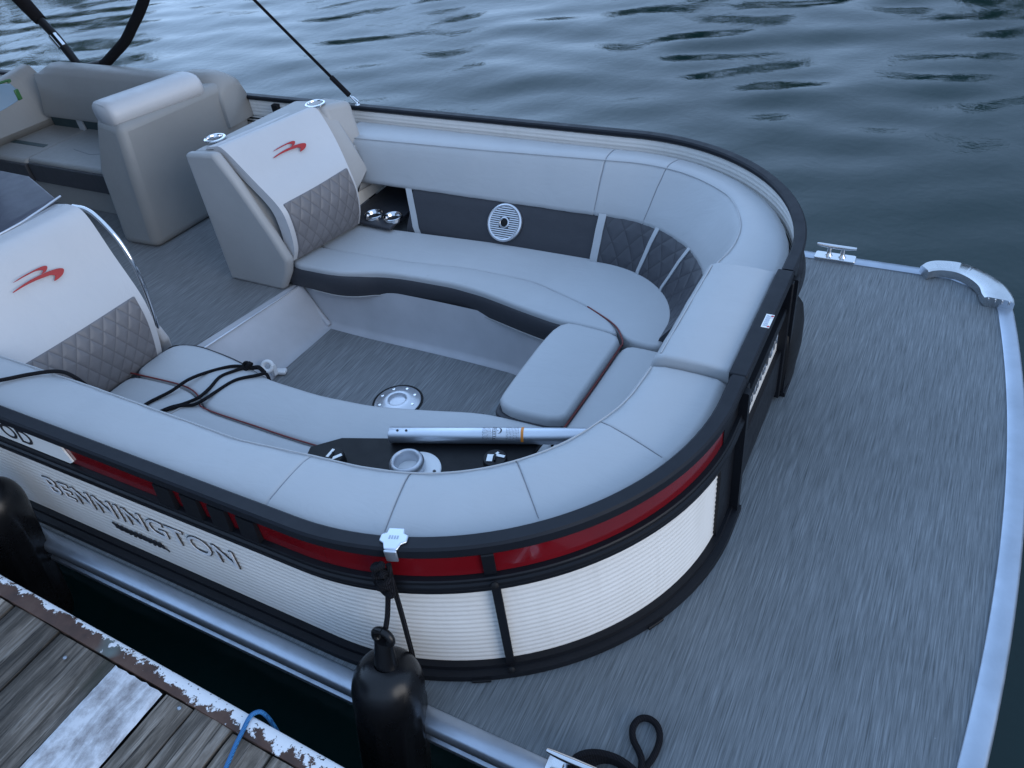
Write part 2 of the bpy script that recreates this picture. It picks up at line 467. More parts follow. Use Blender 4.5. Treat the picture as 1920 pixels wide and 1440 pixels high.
make_cleat(.012, 1.272); make_cleat(-.105, -1.250, .03)
# pontoons and skirt
for y in (-.86, .86):
    MB().lathe([(.02, .55), (.14, .45), (.24, .28), (.30, 0), (.31, -.3), (.31, -7)], 32, Matrix.Translation((.1, y, -.42)) @ Matrix.Rotation(R(90), 4, 'Y')).build('pontoon', alu_dull, boat)
dfm = MB()
for c_, z_ in (((-4.45, 0, -.085), (3.9, 2.36, .10)), ((-.18, 0, -.085), (1.2, 2.36, .10)), ((-1.6, -.80, -.085), (1.9, .74, .10)), ((-1.6, .80, -.085), (1.9, .74, .10))): dfm.box(c_, z_)
dfm.build('deck_frame', black_plastic, boat, smooth=False)

# ---- fence
wz = []
nrib = 25
for k in range(nrib * 4 + 1):
    z = .03 + (.505 - .03) * k / (nrib * 4); wz.append((.020 + .0016 * math.cos(2 * math.pi * k / 4), z))
wz = wz + [(.032, .505), (.032, .03)]
# inner face of the fence also shows ribs
wz = wz[:-2] + [(.030 + .0012 * math.cos(2 * math.pi * k / 4), .03 + (.505 - .03) * k / (nrib * 4)) for k in range(nrib * 4, -1, -1)]
fence = sweep('fence_panel', .1, S_GN - .02, wz, white_paint, boat, ang=80)
fence2 = sweep('fence_panel', S_GF + .02, OLEN - .1, wz, white_paint, boat, ang=80)
for (fp, a, b) in ((fence, .1, S_GN), (fence2, S_GF, OLEN - .1)):
    sweep('top_rail', a, b, rbox(0, .044 if fp is fence else .042, .498 if fp is fence else .510, .534, .006), black_rail, fp)
    sweep('mid_rail', a, b, [(-.006, .372), (.03, .372), (.03, .4175), (-.001, .4175), (-.004, .414), (-.004, .405), (-.010, .402), (-.012, .395), (-.010, .388), (-.006, .386)], black_metal, fp)
    sweep('base_rail', a, b, [(-.024, .004), (.045, .004), (.045, .036), (.0, .036), (-.002, .024), (-.022, .022)], black_metal, fp)
s_red0 = s_at(-1.75, -BH); s_lv0, s_lv1 = s_at(-1.36, -BH), s_at(-.955, -BH)
sweep('red_panel', s_red0, S_GN - .16, rbox(.013, .019, .418, .493, .001), red_paint, fence)
sweep('red_panel', S_GF + .16, OLEN - s_red0, rbox(.013, .019, .418, .493, .001), red_paint, fence2)
sweep('rail_lip', .1, S_GN, rbox(.006, .030, .4932, .4978, .003), black_metal, fence)
sweep('rail_lip', S_GF, OLEN - .1, rbox(.006, .020, .4932, .4978, .003), black_metal, fence2)
sweep('black_panel', S_GN - .16, S_GN - .02, rbox(.010, .019, .036, .4925, .001), black_metal, fence)
sweep('black_panel', S_GF + .02, S_GF + .16, rbox(.010, .019, .036, .4925, .001), black_metal, fence2)
for k in range(4):
    a = s_lv0 + (s_lv1 - s_lv0) * (k + .0) / 4
    sweep('louver', a, a + .062, [(-.004, .4185), (.012, .4185), (.012, .492), (.002, .492)], black_metal, fence)
# posts
def post(s, fp, w=.022, z0=.036, z1=.372, d0=-.002):
    sweep('post', s - w / 2, s + w / 2, rbox(d0, .03, z0, z1, .003), black_metal, fp, step=w)
sp_ = s_at(-.385, -1.068)
post(sp_, fence); post(sp_ - .006, fence, .030, .4185, .492, .004)
for x in (-3.0,): post(s_at(x, -BH), fence)
post(s_at(-.385, 1.068), fence2)
for x in (-2.95, -4.2): sweep('post', s_at(x, BH) - .02, s_at(x, BH) + .02, rbox(.02, .056, .03, .5, .003), black_metal, fence2, step=.04)
# bolts at post foot
for dz, s_ in ((.030, sp_), (.404, sp_)):
    c = opt(s_, -.016, dz); nn = onrm(s_)
    MB().lathe([(.010, 0), (.009, .003), (.004, .005)], 12, axis_frame(c, (c[0] + nn[0], c[1] + nn[1], c[2] + .5))).build('bolt', black_plastic, fence)
# feet under the base rail
for s_ in (s_at(-.45, -1.12), s_at(-.08, -.78)):
    sweep('foot', s_ - .025, s_ + .025, rbox(-.03, .0, .002, .012, .002), black_plastic, fence)
# fence end posts beside the gate
for s_, fp in ((S_GN - .014, fence), (S_GF + .014, fence2)):
    sweep('end_post', s_ - .013, s_ + .013, rbox(-.016, .03, .004, .498, .003), black_metal, fp, step=.026)

# lettering on the near side
Ml = frame((-1.605, -BH - .0185 + .035, .218), (1, 0, .015), (0, 0, 1))
Ml = frame((-1.600, -BH + .0165 - .002, .222), (1, 0, .02), (.02, 0, 1))
text_mesh('lettering', 'BENNINGTON', letter_m, fence, Ml, size=.108, extrude=.0016, sx=1.17, offset=-.0008, space=1.05)
text_mesh('lettering_edge', 'BENNINGTON', ink_black, fence, Ml @ Matrix.Translation((.0, -.0006, -.0014)), size=.108, extrude=.0010, sx=1.17, offset=.0021, space=1.05)
sc = MB()
for k in range(30):
    x = -.105 + .21 * k / 29; sc.box((x, .004 * math.sin(k * 2.1), 0), (.010, .017 + .008 * math.sin(k * 1.3) ** 2, .003))
sc.box((-.112, .010, 0), (.016, .010, .003), Matrix.Rotation(-.6, 3, 'Z')); sc.box((.118, -.011, 0), (.022, .004, .003), Matrix.Rotation(-.5, 3, 'Z'))
Ms = frame((-1.635, -BH + .0155, .130), (1, 0, .0), (0, 0, 1)); sc.v = [tuple(Ms @ Vector(q)) for q in sc.v]
sc.build('script_badge', ink_black, fence, smooth=False)
# registration plate (white, number letters)
pl = MB(); pp = [(-2.9, .421), (-1.755, .421), (-1.735, .433), (-1.752, .4925), (-2.9, .4925)]
pl.v = [(x, -BH + .0065, z) for x, z in pp] + [(x, -BH + .012, z) for x, z in pp]
n_ = len(pp); pl.f = [tuple(range(n_)), tuple(range(2 * n_ - 1, n_ - 1, -1))] + [(i, (i + 1) % n_, n_ + (i + 1) % n_, n_ + i) for i in range(n_)]
plate = pl.build('registration_plate', paper_white, fence, smooth=False)
text_mesh('registration_number', 'OD', ink_black, plate, frame((-1.975, -BH + .0055, .463), (1, 0, 0), (0, 0, 1)), size=.080, extrude=.0006, sx=1.25, offset=.0006)

# ---- gate
GX = .0
def gbox(mbx, x0, x1, y0, y1, z0, z1): return mbx.box(((x0 + x1) / 2, (y0 + y1) / 2, (z0 + z1) / 2), (x1 - x0, y1 - y0, z1 - z0))
gate = gbox(MB(), -.030, -.022, -.262, .262, .225, .39).build('bow_gate', white_paint, boat, smooth=False)
gbox(MB(), -.052, 0., -.282, .282, .498, .534).build('gate_rail', black_rail, gate, bevel=.005)
gbox(MB(), -.032, -.004, -.262, .262, .372, .400).build('gate_mid_rail', black_metal, gate, bevel=.004)
gbox(MB(), -.030, -.004, -.262, .262, .045, .225).build('kick_plate', black_metal, gate, bevel=.003)
gbox(MB(), -.036, -.026, -.262, .262, .400, .498).build('gate_upper_panel', black_plastic, gate, smooth=False)
for y in (-.272, .272): gbox(MB(), -.034, .006, y - .011, y + .011, .012, .498).build('gate_post', black_metal, gate, bevel=.003)
text_mesh('lettering', 'BENNINGTON', alu_dull, gate, frame((-.0195, 0, .305), (0, 1, 0), (0, 0, 1)), size=.070, extrude=.003, sx=.98, space=1.02, bevel=.001)
text_mesh('lettering_shadow', 'BENNINGTON', ink_black, gate, frame((-.0212, .001, .304), (0, 1, 0), (0, 0, 1)), size=.070, extrude=.0012, sx=.98, space=1.02, offset=.0022)
stk = gbox(MB(), -.024, .0, -.047, .022, .5342, .5352).build('warning_sticker', paper_white, gate, smooth=False)
q = MB(); random.seed(3)
for k in range(5):
    x = -.0205 + .0027 * k; y = -.040
    while y < .012:
        l = random.uniform(.004, .010); gbox(q, x, x + .0014, y, min(y + l, .016), .5352, .5355); y += l + .0022
q.build('fine_print', ink_blue, stk, smooth=False)
for y_ in (.014, -.040): MB().lathe([(.0042, 0), (.0042, .0003)], 14, Matrix.Translation((-.0042, y_, .5352))).build('red_mark', ink_red, stk, smooth=False)
gbox(MB(), -.0075, -.001, .004, .0055, .5352, .5355).build('red_bar', ink_red, stk, smooth=False)
# rounded black light housing on the fence beyond the gate
hs = MB()
P = []
for k in range(15):
    a = math.pi * k / 14; yc = .395; w_ = .115 * math.cos(a) * -1
    bulge = .034 * math.sin(a) ** .7 + .001
    P.append([(-.01, yc + w_, .02), (bulge * .82 - .004, yc + w_, .03), (bulge, yc + w_, .14), (bulge * .95, yc + w_, .22), (bulge * .6, yc + w_, .27), (-.01, yc + w_, .29)])
grid('light_housing', P, black_plastic, fence2, cj=True, caps=True, ang=60)

# ---- interior moulded liner: riser, well floor, well walls
TR = [(-2.405, -.30), (-2.289, .305)]      # step edge
WB = [(-2.155, -.31), (-2.13, .305)]       # riser foot
well = MB().prism([(-2.155, -.40), (-2.13, .40), (-.75, .40), (-.75, -.40)], -.21, -.2005).build('well_floor', floor_in, boat, smooth=False)
def lerp(a, b, f): return tuple(x + (y - x) * f for x, y in zip(a, b))
P = []
for f in np.linspace(-.25, 1.02, 9):
    t_ = lerp(TR[0], TR[1], f); b_ = lerp(WB[0], WB[1], f)
    row = [(t_[0] - .002, t_[1], -.01), (t_[0] + .0, t_[1], .004), (t_[0] + .030, t_[1], .005), (t_[0] + .037, t_[1], .0)]
    for g in np.linspace(0, 1, 7)[1:]:
        row.append((t_[0] + .037 + (b_[0] - .015 - t_[0] - .037) * g, t_[1] + (b_[1] - t_[1]) * g, 0 - .188 * g))
    row += [(b_[0] - .004, b_[1], -.1965), (b_[0] + .014, b_[1], -.1995), (b_[0] + .022, b_[1], -.1998), (b_[0] + .022, b_[1], -.203)]
    P.append(row)
riser = grid('step_riser', P, mould, boat, ang=50)
MB().tube([(TR[0][0] + .034, TR[0][1] - .1, .005), (TR[1][0] + .034, TR[1][1], .005)], .004, 8).build('step_nosing', alu, riser)
for sg in (1, -1):
    wall = [(-2.30, .335, .315), (-1.9, .355, .305), (-1.55, .365, .31), (-1.2, .36, .308), (-1.05, .345, .29), (-.85, .28, .20), (-.70, .18, .08)]
    wall = [(x, yt, yb) for x, yt, yb in wall]
    wp = spline([(x, yt, yb) for x, yt, yb in wall], 5)
    P = []
    for x, yt, yb in wp:
        P.append([(x, sg * (yt + .01), .03), (x, sg * yt, -.005), (x, sg * (yt * .55 + yb * .45), -.10), (x, sg * (yb + .012), -.178), (x, sg * (yb + .002), -.194), (x, sg * (yb - .016), -.1992), (x, sg * (yb - .024), -.1996), (x, sg * (yb - .024), -.203)])
    grid('well_wall', P, mould, boat, ang=50)
# corner moulding between riser and wall
MB().tube([(-2.268, .322, .0), (-2.221, .317, -.08), (-2.166, .309, -.16), (-2.131, .302, -.196)], [.011, .012, .013, .014], 10).build('corner_moulding', mould, boat)
# table base socket in the floor
tb = MB().lathe([(.100, 0), (.100, .004), (.094, .008), (.060, .016), (.045, .020), (.040, .018), (.034, .004), (.0, .004)], 40, Matrix.Translation((-1.485, -.058, -.2)))
tbo = tb.build('table_socket', silver, boat)
for k in range(8):
    a = 2 * math.pi * k / 8; MB().lathe([(.007, 0), (.006, .003), (.0, .0032)], 10, Matrix.Translation((-1.485 + .077 * math.cos(a), -.058 + .077 * math.sin(a), -.1895))).build('screw', chrome, tbo)
MB().lathe([(.110, 0), (.110, .003), (.100, .0035)], 40, Matrix.Translation((-1.485, -.058, -.2)), False).build('gasket', black_plastic, tbo)
# white hoop fitting at the foot of the riser
Mh = frame((-2.130, -.128, -.128), (.88, .40, -.10), (-.2, .55, .80))
hp = MB(); ring = [Mh @ Vector((.022 * math.cos(a), .022 * math.sin(a), 0)) for a in np.linspace(0, 2 * math.pi, 33)]
hp.tube(ring, .010, 12); hoop = hp.build('white_hoop', white_plastic, boat)
hb = MB(); hb.box((-2.115, -.085, -.186), (.06, .032, .016), Matrix.Rotation(.35, 3, 'Z')); hb.box((-2.123, -.108, -.160), (.024, .024, .055)); hb.build('hoop_bracket', white_plastic, hoop, bevel=.004)

# ---- seats
def seat(name, poly, z0, z1, mat, parent=boat, rnd=.015, n=None, dome=.006, sm=3):
    """cushion with rounded top edge: offset rings of a polygon"""
    pts = [Vector((x, y)) for x, y in poly]
    area = sum(pts[i].x * pts[(i + 1) % len(pts)].y - pts[(i + 1) % len(pts)].x * pts[i].y for i in range(len(pts)))
    if area < 0: pts = pts[::-1]
    # resample
    sp = []
    L = len(pts)
    for i in range(L):
        a, b = pts[i], pts[(i + 1) % L]; k = max(1, int((b - a).length / .03))
        for j in range(k): sp.append(a.lerp(b, j / k))
    pts = sp; L = len(pts)
    for _ in range(sm): pts = [(pts[i - 1] + pts[i] * 2 + pts[(i + 1) % L]) / 4 for i in range(L)]
    def off(d):
        out = []
        for i in range(L):
            t_ = (pts[(i + 2) % L] - pts[i - 2]).normalized(); out.append(pts[i] + Vector((-t_.y, t_.x)) * d)
        return out
    rings = [(0, z0), (0, z1 - rnd)] + [(rnd * (1 - math.cos(a)), z1 - rnd + rnd * math.sin(a)) for a in (R(25), R(50), R(75))] + [(rnd, z1)]
    V = []; F = []
    for d, z in rings: V += [(q.x, q.y, z) for q in off(d)]
    for i in range(len(rings) - 1):
        for k in range(L): F.append((i * L + k, i * L + (k + 1) % L, (i + 1) * L + (k + 1) % L, (i + 1) * L + k))
    # gently domed top, triangulated over interior points
    top = off(rnd); base = (len(rings) - 1) * L
    xs = [q.x for q in top]; ys = [q.y for q in top]; ip = []
    tn = np.array([(q.x, q.y) for q in top])
    def inside(x, y):
        c = False
        for i in range(L):
            x1, y1 = tn[i]; x2, y2 = tn[i - 1]
            if (y1 > y) != (y2 > y) and x < (x2 - x1) * (y - y1) / (y2 - y1) + x1: c = not c
        return c
    gx = min(xs)
    while gx < max(xs):
        gy = min(ys)
        while gy < max(ys):
            if inside(gx, gy) and ((tn - (gx, gy)) ** 2).sum(1).min() > .014 ** 2: ip.append(Vector((gx, gy)))
            gy += .028
        gx += .028
    vc, ec, fc, ov, oe, of = delaunay_2d_cdt(list(top) + ip, [(i, (i + 1) % L) for i in range(L)], [], 1, 1e-6)
    mp = {}
    for i, q in enumerate(vc):
        o_ = ov[i][0] if ov[i] else -1
        if 0 <= o_ < L: mp[i] = base + o_
        else:
            dd = math.sqrt(((tn - (q.x, q.y)) ** 2).sum(1).min()); mp[i] = len(V)
            V.append((q.x, q.y, z1 + dome * (1 - math.exp(-dd / .05))))
    for f_ in fc: F.append(tuple(mp[i] for i in f_))
    return mesh(name, V, F, mat, parent, ang=60)

far_front = [(-2.277, .300), (-2.162, .303), (-2.016, .300), (-1.912, .322), (-1.81, .368), (-1.661, .383), (-1.417, .392), (-1.273, .376), (-1.043, .324), (-.862, .290)]
far_seam = [(-2.215, .478), (-2.147, .474), (-1.73, .490), (-1.414, .530), (-1.092, .522), (-.80, .425), (-.654, .345), (-.590, .268)]
far_back = [(-2.26, .74), (-2.143, .735), (-1.836, .752), (-1.22, .792), (-.914, .808), (-.663, .795), (-.548, .735), (-.448, .650), (-.43, .45), (-.43, .262)]
inner = far_front + [(-.72, .292), (-.632, .283), (-.592, .262)] + far_seam[::-1][1:] + [(-2.26, .49)]
seat_far = seat('lounge_seat', inner, .085, .134, vinyl_light)
mv = MB()
def valance(name, line, sg=1, parent=None, z0=.005, z1=.112):
    P = []
    for x, y in [(q.x, q.y) for q in spline([(a, b, 0) for a, b in line], 4)]:
        P.append([(x, sg * (y + .012), z0), (x, sg * (y - .004), z0 + .004), (x, sg * (y - .009), z0 + .03), (x, sg * (y - .011), (z0 + z1) / 2), (x, sg * (y - .009), z1 - .008), (x, sg * (y + .004), z1)])
    return grid(name, P, vinyl_dark, parent, ang=60)
valance('seat_valance', [(-2.29, .304)] + far_front[1:] + [(-.80, .28)], 1, seat_far)
MB().tube(spline([(x, y - .006, .007) for x, y in far_front[1:]], 4), .003, 8).build('welt', vinyl_back, seat_far)
outer = [(-2.26, .49)] + [(x, y + .004) for x, y in far_seam[:-1]] + [(-.584, .272)] + [(-.43, .262)] + far_back[::-1][1:]
seat('lounge_seat_back_section', outer, .05, .122, vinyl_light, seat_far, dome=.004)
MB().tube(spline([(x, y + .002, .124) for x, y in far_seam[5:]] + [(-.578, .240, .118)], 5), .0034, 8).build('red_piping', piping_red, seat_far)
# front seat
front_in = [(-.846, -.250), (-.860, -.225), (-.864, -.12), (-.864, .10), (-.858, .205), (-.845, .262), (-.815, .280), (-.72, .277), (-.628, .268), (-.594, .256), (-.582, .232), (-.588, .0), (-.594, -.225), (-.602, -.248), (-.66, -.262), (-.79, -.266)]
seat_front = seat('front_seat', front_in, .07, .150, vinyl_light, rnd=.018, sm=1)
fo = [(-.576, .256), (-.30, .252), (-.28, .0), (-.30, -.40), (-.60, -.40), (-.588, -.1)]
seat('front_seat_back_section', fo, .03, .118, vinyl_light, seat_front, dome=.003)
MB().tube(spline([(-.580, .236, .120), (-.582, .0, .122), (-.592, -.26, .122)], 6), .0038, 8).build('red_piping', piping_red, seat_front)
MB().prism([(-.842, -.255), (-.858, -.2), (-.858, .2), (-.81, .262), (-.6, .262), (-.6, -.255)], -.19, .062).build('seat_base', vinyl_dark, seat_front, smooth=False, bevel=.01)
sw = MB().tube(spline([(-.858, -.20, .098), (-.848, -.247, .098), (-.79, -.270, .098), (-.66, -.266, .098), (-.602, -.250, .098)], 5), .016, 8).build('seat_valance', vinyl_dark, seat_front)
# near lounge
near_in1 = [(-2.36, -.555), (-2.352, -.44), (-2.345, -.37), (-2.256, -.340), (-2.149, -.342), (-1.985, -.361), (-1.789, -.408), (-1.523, -.414), (-1.293, -.392), (-1.095, -.340), (-.90, -.282), (-.80, -.275), (-.60, -.268)]
near_pipe = [(-2.36, -.585), (-2.129, -.568), (-2.030, -.574), (-1.955, -.604), (-1.90, -.640), (-1.648, -.645), (-1.394, -.645), (-1.1, -.62), (-.8, -.46), (-.60, -.30)]
seat_near = seat('lounge_seat', near_in1 + near_pipe[::-1], .075, .124, vinyl_light, rnd=.02)
valance('seat_valance', [(x, -y) for x, y in near_in1[1:-2]], -1, seat_near)
no = [(-2.36, -.59)] + [(x, y - .004) for x, y in near_pipe[1:]] + [(-.58, -.45), (-.75, -.72), (-1.0, -.87), (-2.36, -.90)]
seat('lounge_seat_back_section', no, .05, .120, vinyl_light, seat_near, dome=.003)
MB().tube(spline([(x, y - .002, .124) for x, y in near_pipe], 5), .003, 8).build('red_piping', piping_red, seat_near)
MB().tube(spline([(-1.945, -.612, .128), (-2.0, -.70, .124), (-2.02, -.86, .122)], 5), .003, 8).build('seam', vinyl_back, seat_near)
# light base behind the seats so nothing is hollow
MB().prism([(-2.26, .37), (-.95, .40), (-.6, .30), (-.42, .28), (-.42, .62), (-.9, 1.0), (-2.26, 1.1)], -.15, .06).build('seat_box', mould, seat_far, smooth=False)
MB().prism([(-2.36, -.37), (-2.36, -1.1), (-.9, -1.0), (-.42, -.62), (-.42, -.28), (-.6, -.30), (-.95, -.40)], -.15, .06).build('seat_box', mould, seat_near, smooth=False)

# ---- backrest cushions
bp = [(.050, .40), (.049, .46), (.056, .482), (.082, .493), (.13, .497), (.17, .4985), (.21, .497), (.238, .490), (.256, .477), (.266, .460), (.285, .415), (.312, .345), (.333, .303), (.339, .288), (.330, .276), (.30, .268), (.20, .266), (.10, .27)]
def cush_fn(seams, ends, prof, shift=None, zlow=False):
    def f(s):
        sh = 0.
        for q in seams:
            if abs(s - q) < .0022: sh = .0030
        for e in ends:
            dd = abs(s - e)
            if dd < .014: sh = max(sh, .012 * (1 - math.sqrt(max(0, 1 - (1 - dd / .014) ** 2))))
        k_ = float(np.interp(s, *shift)) if shift is not None else 0.
        pr = []
        for d, z in prof:
            w_ = min(1, max(0, (d - .10) / .13))
            if zlow: w_ *= min(1, max(0, (z - .30) / .15))
            pr.append((d + k_ * w_, z))
        cx = sum(d for d, z in pr) / len(pr); cz = sum(z for d, z in pr) / len(pr)
        pk = .0012 * math.sin(s * 41.) * math.sin(s * 17.3 + 1)      # slight unevenness of a hand sewn cover
        out = []
        for d, z in pr:
            v_ = Vector((cx - d, cz - z)); L = v_.length; v_ = v_ / L * (min(sh * 1.0, L * .5) + pk); out.append((d + v_.x, z + v_.y))
        return out
    return f
def cushion(name, s0, s1, seams, parent, mat=vinyl_light, prof=bp, shift=None, zlow=False):
    ss = stations(s0, s1, .035)
    for q in seams: ss += [q - .012, q - .005, q - .0015, q, q + .0015, q + .005, q + .012]
    for e, sg in ((s0, 1), (s1, -1)): ss += [e + sg * k for k in (.002, .005, .009, .013, .018)]
    ss = sorted(set(round(float(x), 5) for x in ss)); fn = cush_fn(seams, (s0, s1), prof, shift, zlow)
    o = sweep(name, 0, 0, None, mat, parent, ss=ss, fn=fn, ang=75)
    for q in seams:
        pr = fn(q)
        MB().tube(spline([opt(q, d - (.0 if d < .2 else -.0008), z + .0006) for d, z in pr[3:-5]], 3), .0013, 6).build('seam', seam_grey, o)
    return o
seam_grey = plain('seam_thread_grey', (.20, .205, .22), .6)
s_n0 = s_at(-3.3, -BH)
near_seams = [s_at(-1.01, -1.02, .2), s_at(-.69, -1.0, .2), s_at(-.40, -.84, .2), s_at(-.235, -.58, .2)]
SN = ([s_at(x, y) for x, y in ((-3.3, -BH), (-1.9, -BH), (-1.25, -BH))] + [s_at(-1.0, -1.205), s_at(-.78, -1.19), s_at(-.5, -1.10), s_at(-.25, -.95), s_at(-.05, -.65), S_GN], [.0, .0, -.012, .016, .036, .044, .052, .056, .034])
SF = ([S_GF, s_at(0, .40), s_at(-.06, .68), s_at(-.25, .95), s_at(-.55, 1.13), s_at(-.85, 1.2), s_at(-1.56, BH), s_at(-2.3, BH)], [.036, .018, -.030, -.075, -.072, -.058, -.012, .02])
S_CN = SC - .258
cn = cushion('backrest_cushion', s_n0, S_CN - .008, near_seams, boat, shift=SN)
cf = cushion('backrest_cushion', S_GF + .010, s_at(-2.36, BH), [s_at(-.955, 1.07, .2), s_at(-.67, 1.04, .2)], boat, mat=vinyl_light, prof=[(d, z - .022) if z > .44 else (d, z - .006) for d, z in bp], shift=SF, zlow=True)
def welt(s0, s1, parent, dz=0, d=.243, z=.4915, shift=None):
    MB().tube([opt(s, d + (float(np.interp(s, *shift)) if shift else 0), z + dz) for s in stations(s0, s1, .04)], .0022, 8).build('welt', vinyl_light, parent)
welt(s_n0 + .01, S_CN - .022, cn, shift=SN); welt(S_GF + .022, s_at(-2.34, BH), cf, -.022, shift=SF)
gp = [(.048, .43), (.048, .49), (.050, .508), (.064, .519), (.12, .524), (.19, .5245), (.245, .521), (.270, .510), (.282, .492), (.31, .42), (.348, .32), (.352, .295), (.34, .282), (.20, .28), (.06, .30)]
cg = cushion('gate_cushion', S_CN + .0, S_GF + .002, [], boat, mat=vinyl_light, prof=gp)
welt(S_CN + .02, S_GF - .02, cg, 0, .262, .5155)
sb = []
sm = [(-.178, .07), (-.17, .062), (-.175, .055)]

# ---- side panels below the backrests (far side padded, striped)
pp_ = [(.318, .290), (.330, .284), (.366, .235), (.405, .18), (.440, .135), (.452, .10), (.452, .03), (.30, .03)]
pq_ = [(d + (.014 if .09 < z < .25 else .006), z + .002) for d, z in pp_]
s_e = s_at(-1.905, BH); s_a = s_at(-.914, .87, .39); s_b = s_at(-.640, .853, .39); s_c = s_at(-.45, .74, .39)
sidep = sweep('side_panel', s_a, s_e, pp_, vinyl_dark, boat)
for a, b in ((s_b + .018, s_a - .018), (s_c + .016, s_b - .016), (S_GF + .02, s_c - .014)):
    sweep('quilted_bolster', a, b, pq_, quilt_dark, sidep)
for s_, w_ in ((s_a, .017), (s_b, .016), (s_c, .014)):
    sweep('light_strip', s_ - w_, s_ + w_, [(d + .003, z + .003) for d, z in pq_], vinyl_light, sidep, step=.02)
grid('light_strip', [[(-1.955 + (.29 - z) * .55 + w_, BH - d - .004, z) for d, z in pp_[:-1]] for w_ in (0, .012, .024, .036)], vinyl_light, sidep, ang=60)
sweep('front_panel', S_GN, S_GF + .018, [(.18, .28), (.26, .28), (.28, .03), (.18, .03)], vinyl_light, boat)
# near side panel (mostly hidden)
sweep('side_panel', s_at(-2.3, -BH), S_GN, [(.30, .28), (.32, .28), (.33, .13), (.33, .03), (.25, .03)], vinyl_dark, boat)
# cubby with cup holders
cub = MB().prism([(-2.24, .72), (-1.957, .70), (-1.957, 1.16), (-2.24, 1.16)], .135, .150).build('cubby_shelf', vinyl_dark, boat, bevel=.003)
gbox(MB(), -2.20, -1.957, 1.150, 1.165, .15, .42).build('cubby_back', black_plastic, boat, smooth=False)
gbox(MB(), -1.968, -1.957, .90, 1.15, .15, .265).build('cubby_side', black_plastic, boat, smooth=False)
gbox(MB(), -2.262, -2.250, .84, 1.14, .15, .44).build('cubby_liner', white_paint, boat, smooth=False)
def cupholder(x, y, z, parent, r=.040, tilt=None):
    M = Matrix.Translation((x, y, z))
    if tilt is not None: M = M @ tilt
    ch = MB().lathe([(r - .004, -.07), (r - .003, -.02), (r - .003, .0), (r - .001, .0035), (r + .004, .0042), (r + .009, .002), (r + .0095, -.004)], 36, M, False).build('cup_holder', chrome, parent)
    MB().lathe([(r - .004, -.055), (0, -.056)], 24, M, False).build('cup_bottom', black_plastic, ch)
    return ch
shelf = bpy.data.objects['cubby_shelf']
for x, y in ((-2.098, .775), (-1.990, .782)):
    M = Matrix.Translation((x, y, .150))
    ch = MB().lathe([(.034, .002), (.038, .012), (.041, .018), (.044, .020), (.048, .018), (.050, .010), (.050, .0)], 36, M, False).build('cup_holder', steel, boat)
    MB().lathe([(.036, .002), (0, .002)], 24, M, False).build('cup_bottom', black_plastic, ch)

# ---- speaker on the far side panel
u_ = Vector(opt(s_at(-1.38, BH), .366, .235)); l_ = Vector(opt(s_at(-1.38, BH), .440, .135))
up_ = (u_ - l_).normalized(); cen = Vector(opt(s_at(-1.375, BH), .392, .205)); ex_ = Vector((1, 0, 0)); nz_ = ex_.cross(up_)   # faces inboard
if nz_.y > 0: nz_ = -nz_; 
Msp = Matrix((-(up_.cross(nz_)) if False else ex_, up_, ex_.cross(up_))).transposed().to_4x4(); Msp.translation = cen
sgn = 1 if (ex_.cross(up_)).y < 0 else -1
def spz(z): return z * sgn
SR = .084
spk = MB().lathe([(SR + .004, spz(0)), (SR + .003, spz(.010)), (SR - .004, spz(.014)), (SR - .010, spz(.011)), (SR - .012, spz(.005))], 48, Msp, False).build('speaker', silver, boat)
MB().lathe([(SR, spz(.002)), (0, spz(.002))], 40, Msp, False).build('speaker_cone', black_plastic, spk)
q = MB()
for k in range(-7, 8):
    yy = k * .0098; hw = math.sqrt(max(0, (SR - .008) ** 2 - yy ** 2))
    for sx0, sx1 in (((-hw, -.024), (.024, hw)) if abs(yy) < .024 else ((-hw, hw),)):
        if sx1 - sx0 > .004:
            vs = [Msp @ Vector((xx, yy + dy, spz(zz))) for xx in (sx0, sx1) for dy in (-.0028, .0028) for zz in (.004, .010)]
            q.add(vs, [(0, 1, 3, 2), (4, 6, 7, 5), (0, 4, 5, 1), (2, 3, 7, 6), (0, 2, 6, 4), (1, 5, 7, 3)])
q.build('speaker_grille', silver, spk, smooth=False)
MB().lathe([(.026, spz(.004)), (.026, spz(.013)), (.021, spz(.015)), (.018, spz(.010)), (.012, spz(.006)), (0, spz(.006))], 28, Msp, False).build('speaker_ring', silver, spk)
MB().lathe([(.018, spz(.0112)), (.010, spz(.0125)), (0, spz(.013))], 24, Msp, False).build('speaker_cap', black_plastic, spk)

